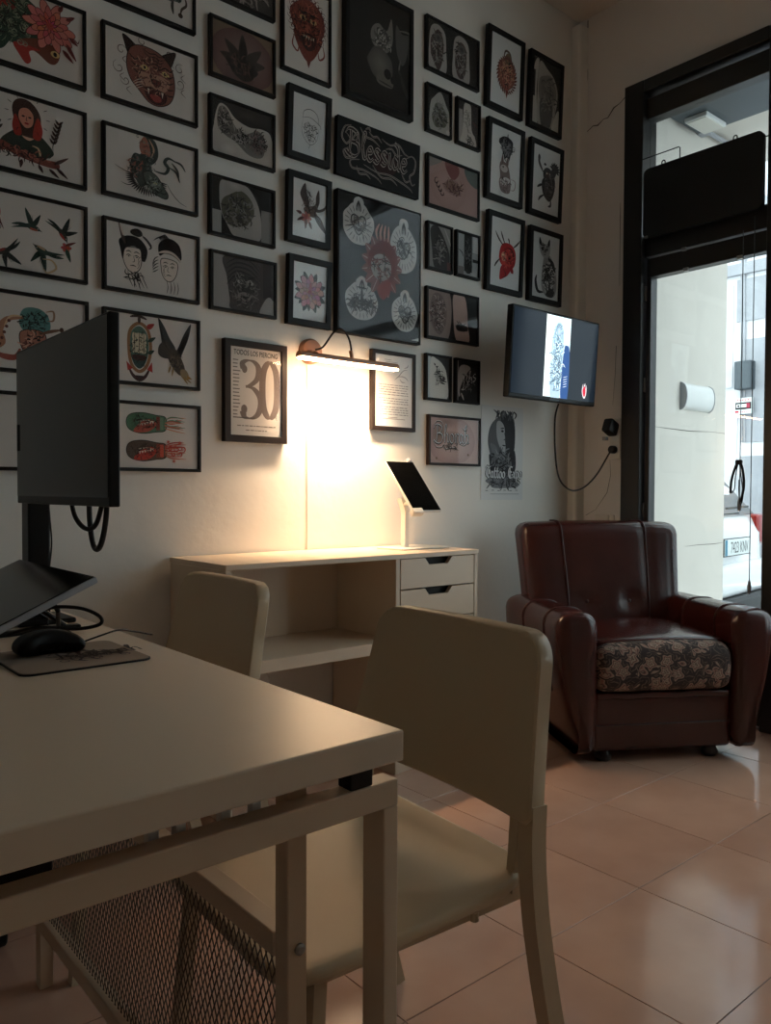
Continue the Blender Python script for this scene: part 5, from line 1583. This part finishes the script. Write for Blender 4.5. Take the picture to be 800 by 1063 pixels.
def art_thigh_a(a):
    skin(a, (70, 71, 71), 0); a.rect(0, 0, .12, 1, (194, 201, 198)); a.shape([(.12, 0), (.12, .94), (.3, .96), (.52, .84), (.66, .6), (.68, 0)], (214, 213, 207)); a.line([(.22, .86), (.34, .7), (.36, .5), (.46, .36)], .016, K)
    for k in range(9): a.leaf(.28 + .02 * k, .8 - .05 * k, .22 + .05 * k + .1 * (k % 2), .84 - .06 * k, .022, (44, 44, 44))
    a.flower(.56, .5, .06, (111, 103, 103), (57, 53, 53), K, 2, 6); a.scrib(.38, .54, .16, .22, 30, .012, [(54, 54, 54), (106, 106, 104)], .09)
def art_forearm(a):
    skin(a, (52, 52, 52), 0); a.rect(0, 0, .06, 1, (186, 179, 175)); a.shape([(.08, .1), (.1, .84), (.5, .86), (.3, .5)], (198, 193, 188)); a.shape([(.12, .3), (.4, .74), (.66, .86), (.7, .6), (.4, .2), (.2, .06)], (62, 60, 60)); a.letters('Bhs', .2, .26, .32, .035, (221, 217, 212), slope=.6); a.scrib(.42, .5, .22, .24, 30, .014, [(35, 34, 34), (131, 128, 126)], .1); a.line([(.16, .2), (.26, .02)], .05, (219, 212, 206))
def art_script(a):
    skin(a, (199, 167, 157), 0); a.ell(.68, .5, .75, .55, (211, 180, 170), (184, 151, 143)); a.ell(.5, .92, .3, .14, (154, 127, 120), (189, 157, 148)); a.blob(.3, .62, .24, .22, (130, 106, 89), .15, 10, (173, 144, 137)); a.blob(.75, .56, .36, .16, (144, 121, 116), .15, 10, (185, 156, 147))
    a.letters('Bhorah', .16, .44, .38, .06, (56, 48, 47), nib=R(50)); a.letters('Bhorah', .155, .452, .38, .018, (235, 235, 235), nib=R(50))
    for q in ([(.12, .8), (.2, .9), (.34, .9), (.42, .8)], [(.1, .46), (.2, .34), (.36, .34), (.44, .42)], [(.9, .44), (1.06, .4), (1.16, .46), (1.22, .54)], [(.4, .36), (.5, .3), (.7, .34), (.9, .3)], [(1.0, .8), (1.1, .74), (1.16, .8)]): a.line(q, .022, (64, 54, 51)); a.line([(x_, y_ + .02) for x_, y_ in q], .010, (233, 233, 229))
    a.scrib(.62, .36, .3, .05, 20, .012, [(64, 54, 51)], .08); a.ell(1.2, .2, .03, .03, (131, 101, 85)); a.ell(.2, .1, .03, .03, (131, 101, 85))
# --- right hand columns
def art_kraken(a):
    C_ = (140, 88, 74)
    a.blob(.36, .5, .19, .23, C_, .08, 12); a.line([(.28, .7), (.32, .82), (.42, .8), (.46, .68)], .035, (96, 80, 66)); a.shape([(.3, .7), (.36, .8), (.44, .76), (.44, .64), (.34, .62)], (120, 96, 74))
    for k in range(30):
        t = R(k * 12); a.leaf(.36 + .18 * math.cos(t), .48 + .22 * math.sin(t), .36 + .23 * math.cos(t + .2), .48 + .28 * math.sin(t + .2), .016, (104, 56, 50))
    for x in (.3, .42): a.ell(x, .56, .035, .025, (214, 176, 120)); a.ell(x, .56, .014, .016, K)
    a.shape([(.26, .44), (.36, .48), (.46, .44), (.42, .3), (.36, .26), (.3, .3)], (164, 92, 84)); a.scrib(.36, .5, .18, .22, 90, .009, [(84, 44, 40), (200, 156, 130), (196, 132, 110), K], .07); a.poly([(.33, .26), (.4, .26), (.36, .14)], (120, 60, 56))
def art_twodark(a):
    B_ = (46, 44, 48)
    a.blob(.34, .78, .15, .10, B_, .15, 10); a.shape([(.24, .74), (.28, .62), (.32, .54), (.4, .54), (.44, .64), (.48, .74)], (52, 50, 54)); a.line([(.36, .88), (.37, .94)], .02, B_); a.curl(.22, .8, .05, .02, K); a.curl(.5, .74, .05, .016, GY)
    a.scrib(.35, .74, .13, .13, 60, .009, [K, (120, 118, 120), (150, 148, 148)], .06); a.ell(.36, .56, .04, .03, (196, 192, 188))
    P_ = (120, 102, 100)
    a.shape([(.22, .3), (.2, .44), (.24, .52), (.36, .5), (.42, .4), (.46, .2), (.42, .08), (.26, .08), (.2, .2)], P_); a.leaf(.26, .46, .26, .62, .03, P_, K); a.leaf(.36, .46, .38, .60, .03, P_, K); a.ell(.3, .42, .08, .055, (190, 178, 174)); a.ell(.28, .44, .014, .014, K); a.shape([(.22, .24), (.34, .3), (.44, .28), (.38, .2), (.26, .18)], (206, 198, 194)); a.line([(.46, .3), (.56, .28), (.54, .16), (.46, .14)], .014, (140, 110, 106)); a.scrib(.33, .2, .11, .12, 26, .008, [(80, 62, 62), (150, 130, 128)], .06)
def art_hannya(a):
    a.shape([(.2, .4), (.22, .58), (.3, .66), (.46, .66), (.56, .56), (.56, .4), (.48, .3), (.32, .3)], (168, 40, 40)); a.shape([(.26, .34), (.28, .5), (.36, .58), (.48, .54), (.5, .4), (.42, .32)], (200, 62, 54)); a.ell(.3, .46, .06, .07, (206, 140, 116)); a.line([(.36, .6), (.48, .58), (.54, .46)], .02, (70, 16, 18)); a.shape([(.24, .3), (.34, .34), (.46, .3), (.4, .2), (.3, .14), (.22, .12)], (160, 34, 38)); a.line([(.3, .28), (.36, .2), (.28, .14)], .02, (90, 20, 22)); a.shape([(.46, .34), (.52, .3), (.52, .24), (.46, .26)], (150, 30, 34))
    for q in (((.28, .62), (.18, .7), (.1, .8)), ((.32, .64), (.26, .74), (.22, .82)), ((.5, .62), (.58, .68), (.66, .76)), ((.42, .66), (.4, .72), (.38, .74)), ((.22, .42), (.14, .34), (.1, .28))): a.line(q, .03, (92, 78, 74)); a.line(q, .01, K)
    a.ell(.28, .48, .02, .014, (226, 206, 160)); a.scrib(.4, .46, .15, .16, 40, .008, [(90, 18, 20), (216, 100, 88), K], .06)
def art_armphoto(a):
    skin(a, (44, 42, 40), 0); a.shape([(.14, .98), (.1, .5), (.14, .0), (.0, .0), (.0, .55), (.04, .9)], (180, 174, 165)); a.shape([(.16, .96), (.34, .9), (.52, .8), (.62, .6), (.58, .3), (.44, .0), (.16, .0), (.12, .5)], (168, 160, 150)); a.blob(.36, .56, .22, .26, (96, 91, 87), .1, 10, (129, 123, 117)); a.shape([(.2, .4), (.5, .4), (.44, .0), (.24, .0)], (87, 82, 78)); a.scrib(.38, .5, .2, .3, 30, .016, [(75, 72, 69), (135, 129, 123)], .14); a.shape([(.48, .0), (.6, .3), (.66, .34), (a.w, .28), (a.w, 0)], (192, 186, 174)); a.rect(0, .4, .06, .8, (34, 32, 30))
def art_mace(a):
    B_ = (62, 58, 58)
    a.line([(.14, .84), (.16, .74), (.26, .62)], .05, (84, 78, 76)); a.ell(.15, .82, .03, .05, (84, 78, 76)); a.ell(.3, .75, .03, .02, (60, 56, 56))
    a.blob(.38, .6, .12, .12, B_, .12); a.shape([(.26, .52), (.24, .38), (.3, .26), (.44, .2), (.54, .34), (.56, .54), (.48, .62)], (54, 50, 50)); a.shape([(.48, .56), (.56, .62), (.6, .74), (.54, .78), (.46, .7)], B_)
    for k in range(9):
        t = R(-30 + 24 * k); a.leaf(.54 + .05 * math.cos(t), .72 + .05 * math.sin(t), .54 + .13 * math.cos(t), .72 + .12 * math.sin(t), .018, (44, 42, 42))
    a.ell(.38, .6, .06, .05, (110, 66, 62)); a.ell(.35, .62, .016, .016, (216, 206, 180)); a.ell(.42, .62, .016, .016, (216, 206, 180)); a.scrib(.42, .46, .14, .2, 60, .010, [K, (120, 114, 112), (90, 84, 82)], .07)
    a.line([(.28, .44), (.18, .4), (.12, .36)], .04, B_); a.line([(.3, .28), (.2, .22), (.16, .16)], .04, B_); a.line([(.46, .24), (.46, .14), (.4, .12)], .04, B_)
def art_cat(a):
    B_ = (38, 36, 38)
    a.line([(.3, .1), (.16, .1), (.1, .24), (.12, .34)], .06, B_); a.shape([(.24, .3), (.26, .5), (.3, .66), (.42, .7), (.5, .6), (.6, .42), (.62, .2), (.56, .06), (.38, .04), (.26, .14)], (150, 148, 146)); a.shape([(.18, .74), (.16, .9), (.24, .86), (.36, .86), (.42, .92), (.44, .78), (.4, .66), (.28, .64)], (164, 162, 160))
    a.leaf(.2, .82, .17, .94, .03, B_); a.leaf(.39, .82, .42, .95, .03, B_); a.ell(.25, .76, .025, .022, K); a.ell(.36, .77, .022, .02, K); a.line([(.28, .7), (.3, .68), (.34, .7)], .012, K)
    a.scrib(.42, .36, .17, .3, 120, .016, [B_, K, (206, 204, 200), (60, 58, 58)], .08); a.shape([(.4, .64), (.52, .6), (.58, .44), (.5, .5)], B_); a.shape([(.34, .06), (.5, .04), (.56, .14), (.44, .16)], B_); a.scrib(.3, .78, .1, .08, 16, .009, [GY, K], .05)

def art_price(a):
    T_ = (44, 40, 40); G = (126, 112, 106)
    a.text('TODOS LOS PIERCING', a.w * .5, .912, .082, T_, sx=.70)
    a.text('TODOS LOS PIERCING', a.w * .5 + .002, .914, .082, T_, sx=.70)
    # numeral 3, high contrast
    a.line([(.17, .76), (.16, .82), (.22, .855), (.30, .85), (.36, .80), (.37, .72), (.34, .64), (.26, .575), (.20, .555)], .075, G, taper=False, nib=R(0))
    a.line([(.20, .555), (.30, .54), (.38, .46), (.40, .36), (.36, .25), (.28, .20), (.19, .21), (.16, .28)], .08, G, taper=False, nib=R(0))
    a.ell(.185, .755, .035, .045, G); a.ell(.18, .30, .04, .05, G)
    a.line([(.52, .86), (.44, .76), (.42, .55), (.44, .32), (.52, .21), (.60, .32), (.62, .54), (.60, .76)], .085, G, taper=False, closed=True, nib=R(0))
    a.text('€', .61, .195, .07, (120, 128, 120), sx=.8)
    for k in range(16):
        z = .845 - .041 * k; a.rect(.035, z, .035 + a.rnd.uniform(.05, .10), z + .012, (116, 108, 104))
    a.rect(.035, .195, .32, .207, (96, 88, 84))
    for x0, x1, z in ((.09, .60, .105), (.20, .48, .055)):
        x = x0
        while x < x1:
            l = a.rnd.uniform(.02, .06); a.rect(x, z, min(x + l, x1), z + .011, (120, 110, 104)); x += l + .012
def art_licence(a):
    for k, n in enumerate((9, 9, 9, 8, 8, 9, 9, 9, 8, 9, 9, 8)):
        z = .58 - .034 * k - (.02 if k > 4 else 0) - (.02 if k > 7 else 0); x = .07
        while x < .60:
            l = a.rnd.uniform(.02, .09); a.rect(x, z, min(x + l, .62), z + .010, (120, 122, 124)); x += l + .012
    a.rect(.2, .90, .42, .908, (140, 142, 144)); a.rect(.18, .93, .3, .937, (140, 142, 144))
    for q in ([(.36, .66), (.44, .72), (.52, .80), (.6, .82)], [(.4, .70), (.5, .72), (.58, .70), (.62, .66)], [(.46, .68), (.5, .64), (.56, .64)], [(.54, .84), (.6, .86), (.62, .9)]): a.line(q, .014, (150, 152, 154))
    for x0, x1, z in ((.14, .56, .105), (.24, .42, .125)):
        a.rect(x0, z, x1, z + .008, (130, 126, 124))
def art_poster(a):
    D = (44, 46, 50); M_ = (92, 94, 98)
    a.shape([(.16, .30), (.14, .46), (.1, .62), (.14, .78), (.26, .88), (.42, .92), (.52, .86), (.52, .66), (.5, .5), (.52, .30)], M_)
    a.shape([(.3, .86), (.3, .7), (.32, .58), (.36, .5), (.44, .48), (.52, .52), (.53, .8), (.44, .9)], D)
    a.shape([(.24, .82), (.24, .68), (.28, .58), (.34, .5), (.38, .54), (.37, .66), (.36, .78), (.3, .84)], (166, 168, 170))
    a.line([(.3, .76), (.36, .77)], .014, D); a.ell(.33, .735, .022, .012, (26, 26, 28)); a.line([(.36, .72), (.38, .66), (.35, .64)], .014, (60, 62, 66)); a.line([(.33, .585), (.38, .58)], .014, (30, 30, 32)); a.line([(.32, .6), (.37, .61)], .01, (170, 170, 172))
    for k in range(16):
        x = .22 + .02 * k; a.line([(x, .86 + .02 * math.sin(k)), (x + a.rnd.uniform(-.03, .04), .92), (x + a.rnd.uniform(-.04, .06), .955)], .022, D if k % 2 else M_)
    a.shape([(.12, .48), (.2, .44), (.3, .46), (.4, .44), (.52, .54), (.55, .38), (.5, .28), (.3, .26), (.16, .3)], D); a.shape([(.14, .6), (.18, .5), (.26, .44), (.24, .56)], (110, 112, 116)); a.line([(.22, .54), (.28, .46), (.34, .42)], .014, (150, 152, 154)); a.poly([(.42, .36), (.46, .46), (.48, .35)], (150, 152, 156))
    a.scrib(.32, .4, .2, .12, 50, .012, [(28, 28, 30), M_, (120, 122, 126)], .09); a.blob(.34, .2, .26, .07, (120, 122, 126), .2, 12)
    a.scrib(.35, .2, .26, .06, 30, .014, [D, M_], .08)
    a.letters('Tattoo Expo', .07, .235, .12, .040, (34, 34, 38)); a.letters('Tattoo Expo', .07, .235, .12, .020, (206, 208, 210))
    a.rect(.26, .155, .38, .163, (70, 72, 76)); a.rect(.5, .165, .6, .172, (90, 92, 96)); a.rect(.54, .14, .58, .146, (90, 92, 96))
    for k in range(6): a.rect(.06 + .095 * k, .095 + .004 * (k % 2), .10 + .095 * k, .102 + .004 * (k % 2), (96, 98, 102))
    a.rect(.14, .06, .6, .0645, (110, 112, 116))

WD = dict(mw=.024, dep=.024)
LIST = [
 # cx, cz, w, h, art, label, kwargs
 (.755, 2.451, .345, .248, art_foodog, 'thin black frame with a green beast and red peony print, uppermost at the left', {}),
 (.755, 2.134, .345, .244, art_woman, 'thin black frame with a bust of a red haired woman above a dagger', {}),
 (.756, 1.835, .345, .245, art_swallows, 'thin black frame with a print of five flying swallows', {}),
 (.758, 1.533, .345, .247, art_octoman, 'thin black frame with a print of a man gripped by a teal octopus', {}),
 (.758, 1.231, .345, .241, art_octopink, 'thin black frame mostly hidden behind the monitor, lowest at the left', {}),
 (1.140, 2.763, .337, .240, art_topbits, 'thin black frame cut off by the top of the picture above the tiger', {}),
 (1.147, 2.449, .338, .246, art_tiger, 'thin black frame with a snarling tiger head print', {}),
 (1.147, 2.133, .338, .234, art_dragon, 'thin black frame with a dark green dragon print', {}),
 (1.150, 1.827, .343, .236, art_faces, 'thin black frame with two ink heads, a geisha and a warrior', {}),
 (1.150, 1.528, .345, .246, art_ship, 'thin black frame with a ship in an anchor wreath and an eagle', {}),
 (1.152, 1.234, .345, .234, art_bombs, 'thin black frame with two green and red flaming bombs', {}),
 (1.497, 2.916, .273, .213, art_p_top, 'dark photo frame cut off by the top of the picture above the lotus photo', {'paper': 'photo_dark'}),
 (1.499, 2.635, .273, .213, art_lotus, 'black framed photo of a dark lotus tattoo on brown skin', {'paper': 'photo_dark'}),
 (1.498, 2.358, .273, .211, art_chest, 'black framed photo of a tattooed chest and shoulders', {'paper': 'photo_dark'}),
 (1.497, 2.075, .275, .215, art_backarm, 'black framed photo of a shoulder tattoo against a dark ground', {'paper': 'photo_dark'}),
 (1.502, 1.808, .277, .212, art_portrait, 'black framed photo of a portrait face tattoo', {'paper': 'photo_dark'}),
 (1.779, 2.826, .230, .344, art_demon, 'tall thin black frame with a red brown demon face', {}),
 (1.783, 2.465, .203, .268, art_sketch, 'wide black frame with a faint pencil sketch of a head in a hat', dict(WD, lean=3, paper='paper_cool')),
 (1.786, 2.144, .205, .267, art_swallow1, 'wide black frame with one swallow carrying a flower', dict(WD, lean=2, paper='paper_cool')),
 (1.788, 1.828, .205, .265, art_peony, 'wide black frame with a pink peony and grey leaves', dict(WD, lean=2, paper='paper_cool')),
 (2.140, 2.880, .366, .472, art_skull, 'large black frame with a dark painting of skulls', dict(mw=.021, dep=.03, paper='photo_dark')),
 (2.144, 1.977, .454, .570, art_hearts, 'large black framed board of sacred heart cutouts', dict(mw=.006, dep=.03, paper='black_paper')),
 (2.577, 3.026, .336, .232, art_twoarms, 'black framed photo of two tattooed upper arms, top of its column', {'paper': 'photo_dark'}),
 (2.490, 2.744, .156, .210, art_arm_a, 'small upright photo of a pale shoulder, under the two arms photo', {'paper': 'photo_dark'}),
 (2.678, 2.743, .157, .209, art_arm_b, 'small upright photo of a raised forearm, under the two arms photo', {'paper': 'photo_dark'}),
 (2.585, 2.430, .335, .230, art_pinkback, 'black framed photo of pink skin with a dark brown tattoo', {'paper': 'photo_dark'}),
 (2.500, 2.144, .158, .210, art_leg_a, 'small upright photo of a dark full sleeve, left of its pair', {'paper': 'photo_dark'}),
 (2.680, 2.144, .159, .208, art_leg_b, 'small upright photo of a solid black forearm, right of its pair', {'paper': 'photo_dark'}),
 (2.585, 1.848, .336, .229, art_legs, 'black framed photo of two tattooed legs', {'paper': 'photo_dark'}),
 (2.496, 1.563, .161, .206, art_thigh_a, 'small upright photo of a floral thigh tattoo', {'paper': 'photo_dark'}),
 (2.682, 1.563, .162, .205, art_forearm, 'small upright photo of lettering along a forearm', {'paper': 'photo_dark'}),
 (2.602, 1.284, .336, .226, art_script, 'black framed photo of script lettering on a chest, lowest of its column', {'paper': 'photo_dark', 'mt': 'brown_frame'}),
 (2.919, 3.053, .261, .370, art_kraken, 'wide black frame with a red brown kraken head print', dict(WD, lean=2.2, paper='paper_cool')),
 (2.923, 2.627, .261, .370, art_twodark, 'wide black frame with a dark demon above a seated rabbit', dict(WD, lean=2.2, paper='paper_cool')),
 (2.927, 2.197, .261, .370, art_hannya, 'wide black frame with a bright red horned mask', dict(WD, lean=2.2, paper='paper_cool')),
 (3.225, 3.049, .260, .367, art_armphoto, 'wide black frame with a grey photo of an arm, nearest the ceiling corner', dict(WD, lean=2.2, paper='photo_dark')),
 (3.229, 2.622, .260, .367, art_mace, 'wide black frame with a dark creature swinging a mace', dict(WD, lean=2.4, paper='paper_cool')),
 (3.235, 2.193, .260, .367, art_cat, 'wide black frame with a patterned sitting cat above the television', dict(WD, lean=1.6, paper='paper_cool')),
 (1.549, 1.418, .267, .373, art_price, 'brown framed price notice with a big 30 left of the picture light', dict(mw=.025, dep=.026, mt='brown_frame')),
 (2.229, 1.480, .245, .337, art_licence, 'framed printed document right of the picture light', dict(mw=.017, dep=.022, mt='brown_frame', paper='paper_cool')),
]
for i, (cx, cz, w, h, fn, label, kw) in enumerate(LIST):
    picture(cx, cz, w, h, fn, label, seed=i + 3, **kw)

# frameless black canvas with ornamental lettering
cv = thing('canvas', (2.139, WY - .001, 2.438 - .115), 'black frameless canvas with ornamental outline lettering', 'picture', rot=(R(2), 0, 0))
MB().box(-.223, .223, -.022, 0, 0, .229, bev=.002).build('panel', 'black_paper', cv)
a = Art(.446 / .229, 77); art_lettering(a); a.build('artwork', cv, .229, -.223, 0, -.0221)
# paper poster
ps = thing('poster', (2.943, WY - .001, 1.013), 'unframed tattoo expo poster with a grey portrait under the television', 'poster')
MB().box(-.152, .152, -.0012, 0, 0, .455).build('sheet', 'paper_cool', ps)
a = Art(.304 / .455, 78); art_poster(a); a.build('artwork', ps, .455, -.152, 0, -.0014)
